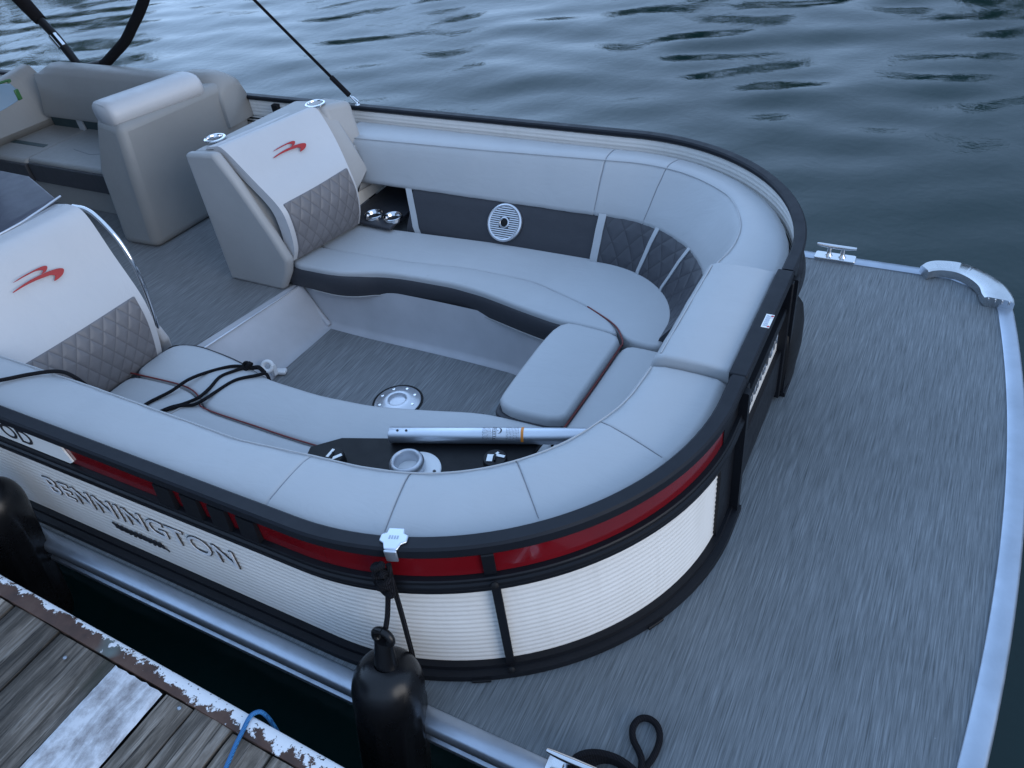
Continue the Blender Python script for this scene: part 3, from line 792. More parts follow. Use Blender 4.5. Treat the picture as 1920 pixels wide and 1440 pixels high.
# ---- fastback blocks with logo cushions
UPW = [[-.0917, .0237], [-.056, .0273], [-.0205, .0275], [.0145, .0264], [.0337, .023], [.0404, .0173], [.0359, .0104], [.0223, .0029], [.0065, .0036], [.0179, .0092], [.0174, .0133], [.0081, .0179], [-.0071, .0216], [-.0418, .0228], [-.0735, .0225]]
LOW = [[-.1119, -.0035], [-.0789, .0013], [-.0382, .0038], [-.0034, .0025], [.031, -.0002], [.0602, -.0054], [.0749, -.0107], [.0824, -.0181], [.0771, -.0266], [.0643, -.0347], [.0422, -.0393], [.0279, -.0386], [.041, -.027], [.0393, -.021], [.0307, -.0153], [.0113, -.0117], [-.0148, -.008], [-.0485, -.0053], [-.0837, -.0053], [-.1089, -.0064]]
def bird(parent, M, k=1.):
    q = MB()
    for pl_ in (UPW, LOW):
        pts = [(p_.x * k, p_.y * k) for p_ in spline([(a, b, 0) for a, b in pl_], 3, True)]; n = len(pts); b = len(q.v)
        q.v += [tuple(M @ Vector((x, y, .0005))) for x, y in pts] + [tuple(M @ Vector((x, y, .0022))) for x, y in pts]
        q.f.append(tuple(range(b + n, b + 2 * n)))
        for i in range(n): q.f.append((b + i, b + (i + 1) % n, b + n + (i + 1) % n, b + n + i))
    return q.build('bird_emblem', logo_red, parent, smooth=False)

def pad(name, cols, mat, parent, thick=.07, bulge=.012, back=(-1, 0, -.15), nu=14, uvkeep=False, u0=0, u1=1, push=0., rnd=.014):
    """front face interpolated between two columns of 3D points (left, right), closed behind, rounded edges"""
    A = spline(cols[0], 6); B = spline(cols[1], 6); P = []
    bk = Vector(back).normalized()
    us = [u0 + (u1 - u0) * f for f in np.linspace(0, 1, nu)]
    nv = len(A)
    ctr = []
    for u in us:
        w_ = 4 * (u - u0) * (u1 - u) / (u1 - u0) ** 2
        row = []
        for j in range(nv):
            vv = j / (nv - 1); b_ = bulge * w_ * (4 * vv * (1 - vv)) ** .5 + push
            row.append(A[j].lerp(B[j], u) - bk * b_)
        ctr.append(row)
    V = []; F = []; UV = []
    W = (B[nv // 2] - A[nv // 2]).length; hacc = [0.]
    for j in range(1, nv): hacc.append(hacc[-1] + (A[j] - A[j - 1]).length)
    for i, row in enumerate(ctr):
        for j, p_ in enumerate(row): V.append(p_); UV.append((us[i] * W, hacc[j]))
    for i, row in enumerate(ctr):
        for j, p_ in enumerate(row): V.append(p_ + bk * thick); UV.append((us[i] * W, hacc[j]))
    n = nu * nv
    idx = lambda i, j: i * nv + j
    for i in range(nu - 1):
        for j in range(nv - 1):
            F.append((idx(i, j), idx(i, j + 1), idx(i + 1, j + 1), idx(i + 1, j)))
            F.append((n + idx(i, j), n + idx(i + 1, j), n + idx(i + 1, j + 1), n + idx(i, j + 1)))
    for i in range(nu - 1):
        for j in (0, nv - 1):
            F.append((idx(i, j), idx(i + 1, j), n + idx(i + 1, j), n + idx(i, j)))
    for j in range(nv - 1):
        for i in (0, nu - 1):
            F.append((idx(i, j), idx(i, j + 1), n + idx(i, j + 1), n + idx(i, j)))
    return mesh(name, V, F, mat, parent, uvs=UV, bevel=rnd, seg=4, ang=60)

def block(name, prof_a, prof_b, mat, parent, rnd=.025, seg=4):
    """solid between two (x,y,z) polygons"""
    n = len(prof_a); V = list(prof_a) + list(prof_b)
    F = [tuple(range(n)), tuple(range(2 * n - 1, n - 1, -1))] + [(i, (i + 1) % n, n + (i + 1) % n, n + i) for i in range(n)]
    return mesh(name, V, F, mat, parent, bevel=rnd, seg=seg, ang=40)

# far fastback
k = .22
pa = [(-2.645, 0, .0), (-2.640, 0, .655), (-2.46, 0, .672), (-2.385, 0, .55), (-2.265, 0, .30), (-2.218, 0, .174), (-2.245, 0, .10), (-2.312, 0, .0)]
def shear(p_, y): return (p_[0] + k * (y - .25) * (1 if p_[0] > -2.6 else .62), y, p_[2])
fb = block('fastback', [shear(p_, .25) for p_ in pa], [shear(p_, .296) for p_ in pa], vinyl_back, boat, .018)
pbk = [(-2.645, 0, .0), (-2.640, 0, .650), (-2.50, 0, .664), (-2.445, 0, .58), (-2.325, 0, .34), (-2.29, 0, .20), (-2.29, 0, .12), (-2.33, 0, .0)]
block('fastback_body', [shear(p_, .292) for p_ in pbk], [shear(p_, .92 if p_[2] > .3 else .70) for p_ in pbk], vinyl_back, fb, .02)
# block outer shoulder with far cup holder
sh_a = [(-2.50, .85, .22), (-2.50, .85, .652), (-2.335, .86, .660), (-2.235, .83, .22)]
sh_b = [(-2.46, 1.035, .22), (-2.46, 1.035, .628), (-2.272, 1.005, .636), (-2.205, .98, .22)]
block('outer_shoulder', sh_a, sh_b, vinyl_back, fb, .025)
colL = [(-2.50, .305, .668), (-2.468, .305, .684), (-2.425, .308, .652), (-2.33, .31, .543), (-2.226, .31, .425), (-2.200, .308, .33), (-2.205, .305, .22), (-2.232, .300, .150)]
colR = [(-2.40, .84, .650), (-2.366, .843, .664), (-2.325, .835, .628), (-2.235, .79, .535), (-2.138, .722, .438), (-2.112, .716, .33), (-2.120, .712, .22), (-2.150, .712, .140)]
pad('logo_cushion', (colL, colR), vinyl_logo, fb, .060, .008)
colL2 = colL[4:]; colR2 = colR[4:]
pad('quilted_panel', (colL2, colR2), quilt_grey, fb, .03, .008, u0=.055, u1=.965, push=.010, rnd=.006)
A0 = Vector((-2.226, .31, .425)); B0 = Vector((-2.468, .31, .684)); C0 = Vector((-2.138, .722, .438))
exv = (C0 - A0).normalized(); eyv = (B0 - A0); cenv = Vector((-2.305, .56, .583))
Mb = frame(cenv, exv, eyv); nz = Mb.to_3x3() @ Vector((0, 0, 1))
# put emblem on the cushion face
nn = (A0 - B0).cross(exv); nn = nn if nn.x > 0 else -nn; nn.normalize()
cenv = cenv - nn * (cenv - A0).dot(nn) + nn * .0085
bird(fb, frame(cenv, exv, eyv), .92)
cupholder(-2.600, .412, .664, fb); cupholder(-2.385, .875, .662, fb)

# near fastback
pn = [(-2.95, 0, 0), (-2.90, 0, .66), (-2.72, 0, .715), (-2.585, 0, .695), (-2.485, 0, .45), (-2.445, 0, .30), (-2.46, 0, .06), (-2.53, 0, 0)]
A_ = [(x - .14, -1.12, z) for x, y, z in pn]; B_ = [(x, -.345, z) for x, y, z in pn]
nfb = block('fastback', A_, B_, vinyl_logo, boat, .035, 5)
colR = [(-2.66, -.372, .722), (-2.585, -.368, .728), (-2.512, -.370, .700), (-2.435, -.385, .545), (-2.358, -.40, .394), (-2.335, -.41, .30), (-2.340, -.418, .20), (-2.365, -.422, .100)]
colL = [(-2.78, -1.05, .722), (-2.71, -1.05, .728), (-2.630, -1.05, .700), (-2.53, -1.05, .545), (-2.424, -1.05, .394), (-2.40, -1.05, .30), (-2.40, -1.05, .20), (-2.41, -1.05, .100)]
pad('logo_cushion', (colL, colR), vinyl_logo, nfb, .060, .008)
pad('quilted_panel', (colL[4:], colR[4:]), quilt_grey, nfb, .03, .008, u0=.05, u1=.955, push=.010, rnd=.006)
A0 = Vector((-2.358, -.40, .394)); B0 = Vector((-2.512, -.37, .70)); C0 = Vector((-2.424, -1.05, .394))
exv = (A0 - C0).normalized(); eyv = (B0 - A0); nn = (A0 - B0).cross(exv); nn = nn if nn.x > 0 else -nn; nn.normalize()
cenv = Vector((-2.491, -.655, .597)); cenv = cenv - nn * (cenv - A0).dot(nn) + nn * .0095
bird(nfb, frame(cenv, exv, eyv), 1.)
gr = [(-2.60, -.355, .712), (-2.555, -.335, .695), (-2.515, -.325, .652), (-2.465, -.322, .574), (-2.435, -.325, .486), (-2.424, -.330, .388), (-2.430, -.338, .256), (-2.445, -.345, .150)]
rope_tube('grab_rail', gr, .0095, chrome, nfb, 12)
block('side_skirt', [(-2.62, -.36, 0), (-2.60, -.36, .25), (-2.44, -.36, .20), (-2.43, -.36, .10), (-2.50, -.36, 0)], [(-2.62, -.30, 0), (-2.60, -.33, .25), (-2.44, -.335, .20), (-2.42, -.325, .10), (-2.47, -.30, 0)], vinyl_logo, nfb, .012)
# helm console behind the near fastback
con = block('helm_console', [(-2.92, -1.1, 0), (-2.92, -1.1, .69), (-3.9, -1.1, .70), (-3.9, -1.1, 0)], [(-2.92, -.34, 0), (-2.92, -.34, .69), (-3.2, -.22, .70), (-3.2, -.22, 0)], vinyl_back, boat, .02)
block('dash_top', [(-2.660, -.617, .725), (-2.672, -.36, .742), (-2.987, -.246, .742), (-3.3, -.24, .742), (-3.7, -1.1, .742), (-2.72, -1.1, .725)], [(-2.70, -.63, .60), (-2.72, -.38, .60), (-2.987, -.27, .60), (-3.3, -.26, .60), (-3.7, -1.09, .60), (-2.75, -1.09, .60)], dash_dark, con, .008)
rope_tube('console_trim', [(-2.662, -.345, .742), (-2.645, -.48, .738), (-2.648, -.62, .733), (-2.70, -1.1, .73)], .0045, silver, con, 10)
ws = block('windscreen', [(-3.20, -.60, .92), (-3.20, -.085, .944), (-3.20, -.02, .952), (-3.20, .0, .99), (-3.20, -.015, 1.025), (-3.20, -.06, 1.038), (-3.20, -.60, 1.055)], [(-3.212, -.60, .92), (-3.212, -.085, .944), (-3.212, -.02, .952), (-3.212, .0, .99), (-3.212, -.015, 1.025), (-3.212, -.06, 1.038), (-3.212, -.60, 1.055)], glass_m, con, .003, 2)
rope_tube('screen_edge', [(-3.206, -.60, 1.057), (-3.206, -.06, 1.041), (-3.206, -.018, 1.028)], .005, green_edge, con, 8)
MB().box((-3.206, -.008, .975), (.02, .022, .045)).build('screen_clip', green_edge, con, bevel=.004)
MB().box((-3.206, -.45, .84), (.03, .30, .205)).build('screen_bracket', black_plastic, con, bevel=.01)

# ---- aft lounge on the far side
ab = block('arm_block', [(-3.52, .335, 0), (-3.61, .44, .38), (-3.50, .475, .66), (-3.27, .42, .655), (-3.25, .38, .40), (-3.262, .352, 0)], [(-3.50, 1.15, 0), (-3.50, 1.15, .38), (-3.50, 1.15, .66), (-3.14, 1.15, .655), (-3.15, 1.15, .40), (-3.19, 1.15, 0)], vinyl_aft_shaded, boat, .045, 5)
# roll headrest
P = []
for f in np.linspace(0, 1, 40):
    c = Vector((-3.395, .455, .680)).lerp(Vector((-3.275, .955, .668)), f); e = 1 - .16 * (2 * f - 1) ** 24
    row = []
    for a in np.linspace(0, 2 * math.pi, 20, endpoint=False):
        ca, sa = math.cos(a), math.sin(a); row.append((c.x + .108 * e * math.copysign(abs(ca) ** .8, ca), c.y - .02 * ca, c.z + .004 + .066 * e * math.copysign(abs(sa) ** .8, sa)))
    P.append(row)
grid('roll_headrest', P, vinyl_logo, ab, cj=True, caps=True, ang=60)
# aft backrest along the far rail
P = []
for x in np.linspace(-4.70, -3.36, 14):
    e = 1 if x > -4.68 else .94
    P.append([(x, 1.17, .34), (x, 1.17, .60 * e + .02), (x, 1.13, .655 * e), (x, 1.07, .668 * e), (x, 1.02, .655 * e), (x, .995, .62), (x, .975, .50), (x, .945, .40), (x, .95, .372), (x, 1.0, .365)])
aft = grid('aft_backrest', P, vinyl_aft_shaded, boat, cj=True, caps=True, ang=60)
P = []
for f in np.linspace(0, 1, 22):
    y = 1.10 - .03 * (1 - f); x = -3.40 + .25 * f; e = math.sqrt(max(0, 1 - max(0, (f - .45) / .55) ** 2)); dn = .05 * (1 - e)
    P.append([(x, y + .08, .42), (x, y + .078, .60 - dn), (x, y + .06, .645 - dn + .02 * e), (x, y + .02, .662 - dn + .03 * e), (x, y - .04, .664 - dn + .03 * e), (x, y - .085, .645 - dn + .02 * e), (x, y - .105, .60 - dn), (x, y - .105, .42)])
grid('corner_headrest', P, vinyl_aft_shaded, aft, cj=True, caps=True, ang=80)
block('aft_bolster', [(-4.72, .985, .27), (-4.72, .975, .40), (-4.72, 1.06, .40), (-4.72, 1.06, .27)], [(-3.4, .985, .27), (-3.4, .975, .40), (-3.4, 1.06, .40), (-3.4, 1.06, .27)], teal_dark, aft, .008)
MB().box((-4.43, .976, .34), (.055, .014, .125)).build('light_strip', vinyl_light, aft, bevel=.004)
# aft corner back (across the boat)
P = []
for f in np.linspace(0, 1, 14):
    y = -.30 + 1.40 * f; x = -4.86 + .20 * max(0, f - .6); zt = .50 + .13 * f ** 2
    P.append([(x - .22, y, .25), (x - .22, y, zt - .03), (x - .17, y, zt), (x - .10, y, zt - .005), (x - .06, y, zt - .04), (x + .03, y, .42), (x + .09, y, .35), (x + .06, y, .30)])
grid('aft_corner_backrest', P, vinyl_aft_shaded, boat, cj=True, caps=True, ang=60)
def box_seat(name, x0, x1, y0, y1, z0, z1, mat, parent, r=.02): return gbox(MB(), x0, x1, y0, y1, z0, z1).build(name, mat, parent, bevel=r, seg=4)
st = box_seat('aft_seat', -4.405, -3.46, .545, 1.05, .235, .306, vinyl_aft_shaded, boat)
box_seat('aft_seat', -5.1, -4.412, .530, 1.05, .235, .300, vinyl_aft_shaded, boat)
box_seat('seat_valance', -4.405, -3.52, .532, .60, .165, .282, vinyl_dark, st, .008)
box_seat('seat_valance', -5.1, -4.412, .516, .58, .165, .278, vinyl_dark, st, .008)
box_seat('seat_base', -5.1, -3.46, .58, 1.05, .0, .17, vinyl_aft_shaded, st, .01)
gbox(MB(), -5.1, -4.46, .70, .735, .300, .3022).build('seat_stripe', teal_dark, st, smooth=False)
MB().tube([(-4.20, .72, .3055), (-4.02, .69, .3055), (-3.7, .80, .3055)], .003, 8).build('seam', seam_grey, st)
# ---- bimini frame and its strap (upper part out of view)
bim = MB().tube([(-4.50, 1.19, .565), (-4.607, 1.2, .727), (-4.635, 1.2, .775), (-5.6, 1.2, 1.9)], [.024, .026, .026, .026], 14).build('bimini_pole', black_metal, boat)
dv = Vector((-5.6, 1.2, 1.9)) - Vector((-4.635, 1.2, .775)); d0 = Vector((-4.635, 1.2, .775))
MB().tube([d0 + dv * .085, d0 + dv * .16, d0 + dv * .30, d0 + dv * 1.], [.036, .042, .044, .044], 14).build('pole_boot', black_rope, bim)
MB().tube([Vector((-4.602, 1.188, .722)), Vector((-4.646, 1.188, .790))], .029, 14).build('pole_sleeve', chrome, bim)
ar = spline([(-4.36, 1.2, .600), (-4.25, 1.2, .650), (-4.153, 1.2, .702), (-4.02, 1.2, .775), (-3.897, 1.2, .868), (-3.78, 1.2, .96), (-3.68, 1.2, 1.06), (-3.56, 1.2, 1.25), (-3.45, 1.2, 1.6)], 6)
MB().tube(ar, [.029] * len(ar), 14).build('bimini_arm', black_rope, bim)
MB().tube([(-4.45, 1.2, .600), (-4.30, 1.2, .628)], .030, 12).build('arm_hinge', black_plastic, bim)
stp = MB()
a_, b_ = Vector((-2.44, 1.195, .578)), Vector((-3.45, 1.2, 1.545)); n_ = Vector((.69, 0, .72)) * .009; s2 = Vector((0, .0015, 0))
stp.add([a_ - n_ - s2, a_ + n_ - s2, b_ + n_ - s2, b_ - n_ - s2, a_ - n_ + s2, a_ + n_ + s2, b_ + n_ + s2, b_ - n_ + s2], [(0, 1, 2, 3), (7, 6, 5, 4), (0, 4, 5, 1), (1, 5, 6, 2), (2, 6, 7, 3), (3, 7, 4, 0)])
stp.tube([a_ + (b_ - a_) * .0, a_ + (b_ - a_) * .09], .013, 10)
stp.build('bimini_strap', black_rope, bim, smooth=False)
hk = MB(); hk.tube(spline([(-2.445, 1.195, .582), (-2.425, 1.19, .570), (-2.405, 1.19, .548), (-2.392, 1.19, .540), (-2.385, 1.19, .550), (-2.398, 1.19, .562), (-2.42, 1.195, .572)], 4), .004, 8)
hk.lathe([(.014, 0), (.012, .004), (.005, .012), (0, .012)], 14, Matrix.Translation((-2.395, 1.19, .534)))
hk.build('strap_hook', chrome, bim)
# canopy overhead (above the view): shades the aft seats
P = []
for x in np.linspace(-6.6, -3.5, 10):
    zc = 1.98 - .06 * ((x + 5.0) / 1.6) ** 2
    P.append([(x, y, zc - .10 * (y / 1.3) ** 4) for y in np.linspace(-1.28, 1.28, 14)])
can = grid('bimini_canopy', P, vinyl_dark, boat, ang=80)

# ================================================================== TABLE lying upside down on the near seat
tdir = Vector((.938, .347, 0)).normalized(); tnrm = Vector((tdir.y, -tdir.x, 0))      # nrm points to the near rail
To = Vector((-1.258, -.612, .142))
table = thing('cockpit_table', 'black table top lying upside down on the near lounge seat, with silver socket', 'table', (-1.0, -.65, .142))
def tp(a, b, z=0): return To + tdir * a + tnrm * b + Vector((0, 0, z))
out = [(0, 0), (.69, 0), (.665, .055), (.665, .20), (.62, .25), (.02, .25), (-.10, .17), (-.10, .045)]
mbt = MB(); mbt.prism([(tp(a, b).x, tp(a, b).y) for a, b in out], .142, .168)
tbl = mbt.build('table_top', black_plastic, table, bevel=.006, seg=3)
def tag_strip(mbx, c, ang, l, w):
    Mx = Matrix.Translation(c) @ Matrix.Rotation(ang, 4, 'Z'); vs = [Mx @ Vector((x, y, z)) for x in (-l / 2, l / 2) for y in (-w / 2, w / 2) for z in (0, .0012)]
    mbx.add(vs, [(0, 1, 3, 2), (4, 6, 7, 5), (0, 4, 5, 1), (2, 3, 7, 6), (0, 2, 6, 4), (1, 5, 7, 3)])
for (px, py), kind in (((-1.205, -.722), 0), ((-.700, -.535), 1)):
    cp = MB().lathe([(.040, .0), (.0385, .030), (.036, .034), (.0, .035)], 32, Matrix.Translation((px, py, .168))).build('cup_well', black_plastic, table)
    if kind == 0:
        q = MB(); tag_strip(q, (px - .012, py + .006, .2035), 1.6, .038, .010); tag_strip(q, (px + .017, py - .002, .2035), .95, .040, .012)
    else:
        q = MB(); tag_strip(q, (px - .013, py - .008, .2035), 1.9, .030, .019); tag_strip(q, (px + .012, py + .012, .2035), .1, .034, .010); tag_strip(q, (px - .002, py + .015, .2033), 1.2, .02, .008)
    q.build('paper_label', paper_white, cp, smooth=False)
    MB().box((px + .002, py - .002, .204), (.007, .030, .010), Matrix.Rotation(.4, 3, 'Z')).build('cup_tab', black_plastic, cp, bevel=.002)
rc = (-.952, -.660)
rg = MB().lathe([(.052, .0), (.056, .012), (.058, .024), (.056, .040), (.050, .050), (.045, .0535), (.040, .050), (.037, .042), (.036, .0)], 40, Matrix.Translation((rc[0], rc[1], .168)), False).build('leg_socket', silver, table)
MB().lathe([(.084, 0), (.083, .005), (.076, .008), (.05, .009)], 40, Matrix.Translation((rc[0] + .022, rc[1] + .006, .168))).build('socket_flange', white_plastic, rg)
q = MB(); q.lathe([(.006, 0), (.005, .003), (0, .003)], 10, Matrix.Translation((rc[0] + .085, rc[1] + .022, .1755))); q.build('flange_screw', ink_black, rg)

# ================================================================== TABLE LEG tube
L0 = Vector((-1.083, -.565, .197)); L1 = Vector((-.42, -.315, .193)); ld = (L1 - L0).normalized()
leg = thing('table_leg', 'silver aluminium table leg tube with stickers lying on the black table top', 'table leg', tuple(L0))
rT = .0275
Mt = axis_frame(L0, L1); Lt = (L1 - L0).length + .05
MB().lathe([(rT - .004, .004), (rT - .002, .0), (rT, .003), (rT, Lt - .003), (rT - .002, Lt), (0, Lt)], 36, Mt, False).build('tube', alu, leg)
MB().lathe([(rT - .003, .012), (0, .012)], 20, Mt, False).build('tube_mouth', black_plastic, leg)
zax = Vector((0, 0, 1)); side = ld.cross(zax).normalized()          # toward the near rail
def tube_pt(a, ang, lift=.0005):                                      # ang 0 = up, + toward the near side
    return L0 + ld * a + (zax * math.cos(ang) + side * math.sin(ang)) * (rT + lift)
def tube_patch(mbx, a0, a1, g0, g1, n=12, lift=.0005):
    b = len(mbx.v)
    for k in range(n + 1):
        g = g0 + (g1 - g0) * k / n; mbx.v += [tuple(tube_pt(a0, g, lift)), tuple(tube_pt(a1, g, lift))]
    for k in range(n): mbx.f.append((b + 2 * k, b + 2 * k + 1, b + 2 * k + 3, b + 2 * k + 2))
for a in (.032, .062):
    c = tube_pt(a, .25, .0); n_ = (c - (L0 + ld * a)).normalized()
    MB().lathe([(.0045, 0), (.0045, .0007), (0, .0007)], 16, axis_frame(c, c + n_)).build('pin_hole', ink_black, leg)
lab = MB(); tube_patch(lab, .325, .440, -.7, 1.35); labo = lab.build('maker_label', paper_white if False else silver, leg)
ob = MB(); tube_patch(ob, .443, .452, -.9, 1.6, 14, .0008); ob.build('orange_band', ink_orange, leg)
pr = MB(); random.seed(5)
for a in list(np.arange(.318, .344, .0042)) + list(np.arange(.396, .436, .0048)):
    g = -.65
    while g < 1.2:
        l = random.uniform(.05, .3); tube_patch(pr, a, a + .0011, g, min(g + l, 1.25), 3, .001); g += l + .07
tube_patch(pr, .350, .3515, -.65, 1.3, 12, .001); tube_patch(pr, .3615, .363, -.65, 1.0, 12, .001)
for k, g in enumerate(np.linspace(-.5, 1.1, 7)): tube_patch(pr, .3535, .360, g, g + .10, 2, .001)
# arched mark with a dot
b = len(pr.v); nA = 14
for k in range(nA + 1):
    th = math.pi * k / nA; w_ = .0035 * math.sin(th) + .0008
    ga = .15 - .45 * math.cos(th); aa = .367 + .014 * math.sin(th)
    pr.v += [tuple(tube_pt(aa - w_, ga, .001)), tuple(tube_pt(aa + .0008, ga, .001))]
for k in range(nA): pr.f.append((b + 2 * k, b + 2 * k + 1, b + 2 * k + 3, b + 2 * k + 2))
tube_patch(pr, .3665, .3695, .10, .20, 3, .001)
pr.build('label_print', ink_black, leg, smooth=False)

# ================================================================== ropes
ml = thing('mooring_line', 'black mooring rope looped over the near lounge seat and backrest cushion', 'rope', (-1.95, -.6, .14))
z_ = .1325
rope_tube('rope_strand', [(-2.5, -1.36, .30), (-2.36, -1.24, .50), (-2.285, -1.19, .543), (-2.205, -1.075, .512), (-2.135, -1.01, .5075), (-2.063, -.964, .504), (-2.005, -.952, .488), (-1.975, -.935, .42), (-1.98, -.905, .30), (-2.06, -.83, .17), (-2.13, -.72, .132), (-2.09, -.625, .135), (-2.06, -.55, .146), (-2.033, -.472, z_), (-1.972, -.415, z_), (-1.912, -.397, z_ + .004)], .0065, black_rope, ml)
rope_tube('rope_strand', [(-1.905, -.394, z_), (-1.935, -.43, z_), (-1.965, -.481, z_), (-1.955, -.55, z_), (-1.952, -.611, .136), (-1.989, -.657, .130), (-2.03, -.70, .130), (-2.08, -.80, .130)], .0065, black_rope, ml)
rope_tube('rope_strand', [(-1.785, -.405, .105), (-1.80, -.400, .132), (-1.826, -.420, z_), (-1.89, -.475, z_), (-1.915, -.56, z_), (-1.919, -.615, .138), (-1.945, -.645, .130), (-1.985, -.665, .130), (-2.03, -.71, .130)], .0065, black_rope, ml)
kn = MB(); 
for k in range(3):
    ring = [Vector((-1.905 + .004 * k, -.394, z_ + .006)) + Vector((.014 * math.cos(a), .010 * math.sin(a) + .004 * k, .010 * math.sin(a + k))) for a in np.linspace(0, 2 * math.pi, 17)]
    kn.tube(ring, .0062, 8)
kn.tube(spline([(-1.90, -.394, z_), (-1.875, -.388, z_), (-1.845, -.385, .139), (-1.815, -.392, .128)], 4), [.009] * 13, 8)
kn.build('knot', black_rope, ml)

bl = thing('dock_line', 'black rope with an eye loop lying on the bow deck by the near cleat', 'rope', (-.02, -1.12, .01))
rope_tube('rope_strand', [(.005, -1.30, .012), (.020, -1.23, .012), (.030, -1.18, .012), (.040, -1.145, .013), (.043, -1.11, .012), (.037, -1.08, .012), (.020, -1.058, .012), (-.004, -1.052, .012), (-.023, -1.063, .012), (-.030, -1.09, .012), (-.018, -1.118, .012), (.006, -1.142, .014), (.022, -1.166, .020), (.026, -1.20, .022), (.015, -1.27, .02)], .0085, black_rope, bl)
cp_ = []
for k in range(40):
    a = k * .62; r_ = .055 + .001 * k; cp_.append((-.035 + r_ * math.cos(a), -1.245 + .05 * math.sin(a) * 1.1, .014 + .0008 * k))
rope_tube('rope_coil', cp_, .009, black_rope, bl, 8, 3)
br = thing('blue_line', 'thin blue rope lying over the flaking dock edge', 'rope', (-.82, -1.57, .21))
rope_tube('rope_strand', [(-.80, -1.512, .02), (-.81, -1.506, .14), (-.815, -1.509, .195), (-.823, -1.516, .211), (-.831, -1.535, .213), (-.824, -1.57, .211), (-.817, -1.601, .210), (-.802, -1.647, .210), (-.78, -1.72, .209), (-.79, -1.9, .209)], .0055, blue_rope, br)

# ================================================================== FENDERS
def fender(axis_top, axis_bot, eye, label, hang, r=.093):
    f = thing('fender', label, 'fender', tuple(axis_bot), 'black fenders hanging along the near rail')
    a, b = Vector(axis_top), Vector(axis_bot); M = axis_frame(b, a); L = (a - b).length
    # ribbed body
    n = 72; prof = []
    for q in range(9): th = R(90) * q / 8; prof.append((.018 + (r - .018) * math.sin(th), .10 - .10 * math.cos(th), 0))
    prof += [(r, .12, 0), (r, .135, 1), (r, L - .165, 1), (r, L - .15, .6), (r, L - .14, 0)]
    for q in range(10): th = R(90) * (9 - q) / 9; prof.append((.030 + (r - .030) * math.sin(th) ** .9, L - .10 + .10 * math.cos(th), 0))
    V = []; F = []
    for rr, z, rib in prof:
        for k in range(n):
            ang = 2 * math.pi * k / n; g = (max(0, math.cos(ang * 9)) ** 2 - .3) * .0065 * rib
            V.append(tuple(M @ Vector(((rr + g) * math.cos(ang), (rr + g) * math.sin(ang), z))))
    for i in range(len(prof) - 1):
        for k in range(n): F.append((i * n + k, i * n + (k + 1) % n, (i + 1) * n + (k + 1) % n, (i + 1) * n + k))
    F.append(tuple(range(n))[::-1])
    mesh('body', V, F, fender_rubber, f, ang=70)
    # neck with eye
    up = (a - b).normalized(); e = Vector(eye); sd = Vector((0, -1, 0)); sd = (sd - up * sd.dot(up)).normalized(); lat = up.cross(sd)
    nk = MB(); rows = []
    for z, w_, t_ in ((-.025, .036, .030), (.0, .032, .026), (.05, .027, .020), (.085, .026, .016)):
        c = a + up * z; rows.append([c + lat * w_ * math.cos(q) + sd * t_ * math.sin(q) for q in np.linspace(0, 2 * math.pi, 20, endpoint=False)])
    grid('neck', rows, fender_rubber, f, cj=True, caps=True, ang=60)
    ring = [a + up * (.095 + .022 * math.cos(q)) + lat * .024 * math.sin(q) for q in np.linspace(0, 2 * math.pi, 25)]
    MB().tube(ring, .010, 10).build('eye', fender_rubber, f)
    return f, a + up * .105, lat
f1, e1, lat = fender((-.600, -1.285, .225), (-.640, -1.395, -.46), (-.60, -1.21, .30), 'black ribbed fender hanging in the middle, from the silver rail clip', None)
q = MB().tube(spline([e1 + Vector((0, .006, -.004)), e1 + Vector((0, .03, .03)), (-.608, -1.205, .385), (-.607, -1.196, .42)], 6), .0068, 10)
pts = [Vector((-.607, -1.196, .405)) + Vector((.019 * math.sin(k * .9) * (1 - k * .012), -.006 + .009 * math.cos(k * 1.5), .0036 * k)) for k in range(30)]
q.tube(spline(pts, 3), .0085, 8)
q.tube(spline([(-.604, -1.196, .505), (-.622, -1.197, .47), (-.634, -1.196, .43), (-.610, -1.198, .395), (-.590, -1.198, .41), (-.60, -1.198, .45)], 5), .011, 8)
q.build('hanger_rope', black_rope, f1)
MB().tube(spline([(-.592, -1.184, .50), (-.587, -1.195, .45), (-.584, -1.20, .36), (-.583, -1.206, .25), (-.583, -1.215, .13), (-.588, -1.24, .04), (-.61, -1.33, -.04)], 6), .0066, 10).build('rope_tail', black_rope, f1)
sC = s_at(-.592, -1.16); ncl = onrm(sC); tcl = np.array([-ncl[1], ncl[0]])
def cpt(a, d, z): p_ = opos(sC) - ncl * d + tcl * a; return Vector((p_[0], p_[1], z))
cl = MB()
def cl_plate(poly, z0, z1):
    n = len(poly); b = len(cl.v); cl.v += [tuple(cpt(a, d, z0)) for a, d in poly] + [tuple(cpt(a, d, z1)) for a, d in poly]
    cl.f.append(tuple(range(b, b + n))[::-1]); cl.f.append(tuple(range(b + n, b + 2 * n)))
    for i in range(n): j = (i + 1) % n; cl.f.append((b + i, b + j, b + n + j, b + n + i))
cl_plate([(-.020, .060), (.020, .060), (.022, .045), (.034, .040), (.034, .020), (.022, .014), (.016, -.004), (-.016, -.004), (-.022, .014), (-.034, .020), (-.034, .040), (-.022, .045)], .5345, .5405)
b = len(cl.v); pol = [(-.016, .538), (.016, .538), (.015, .50), (-.015, .50)]
cl.v += [tuple(cpt(a, -.003, z)) for a, z in pol] + [tuple(cpt(a, -.010, z)) for a, z in pol]
cl.f += [(b, b + 1, b + 2, b + 3), (b + 7, b + 6, b + 5, b + 4)] + [(b + i, b + (i + 1) % 4, b + 4 + (i + 1) % 4, b + 4 + i) for i in range(4)]
cl.build('rail_clip', alu, f1, bevel=.003)
lg = MB()
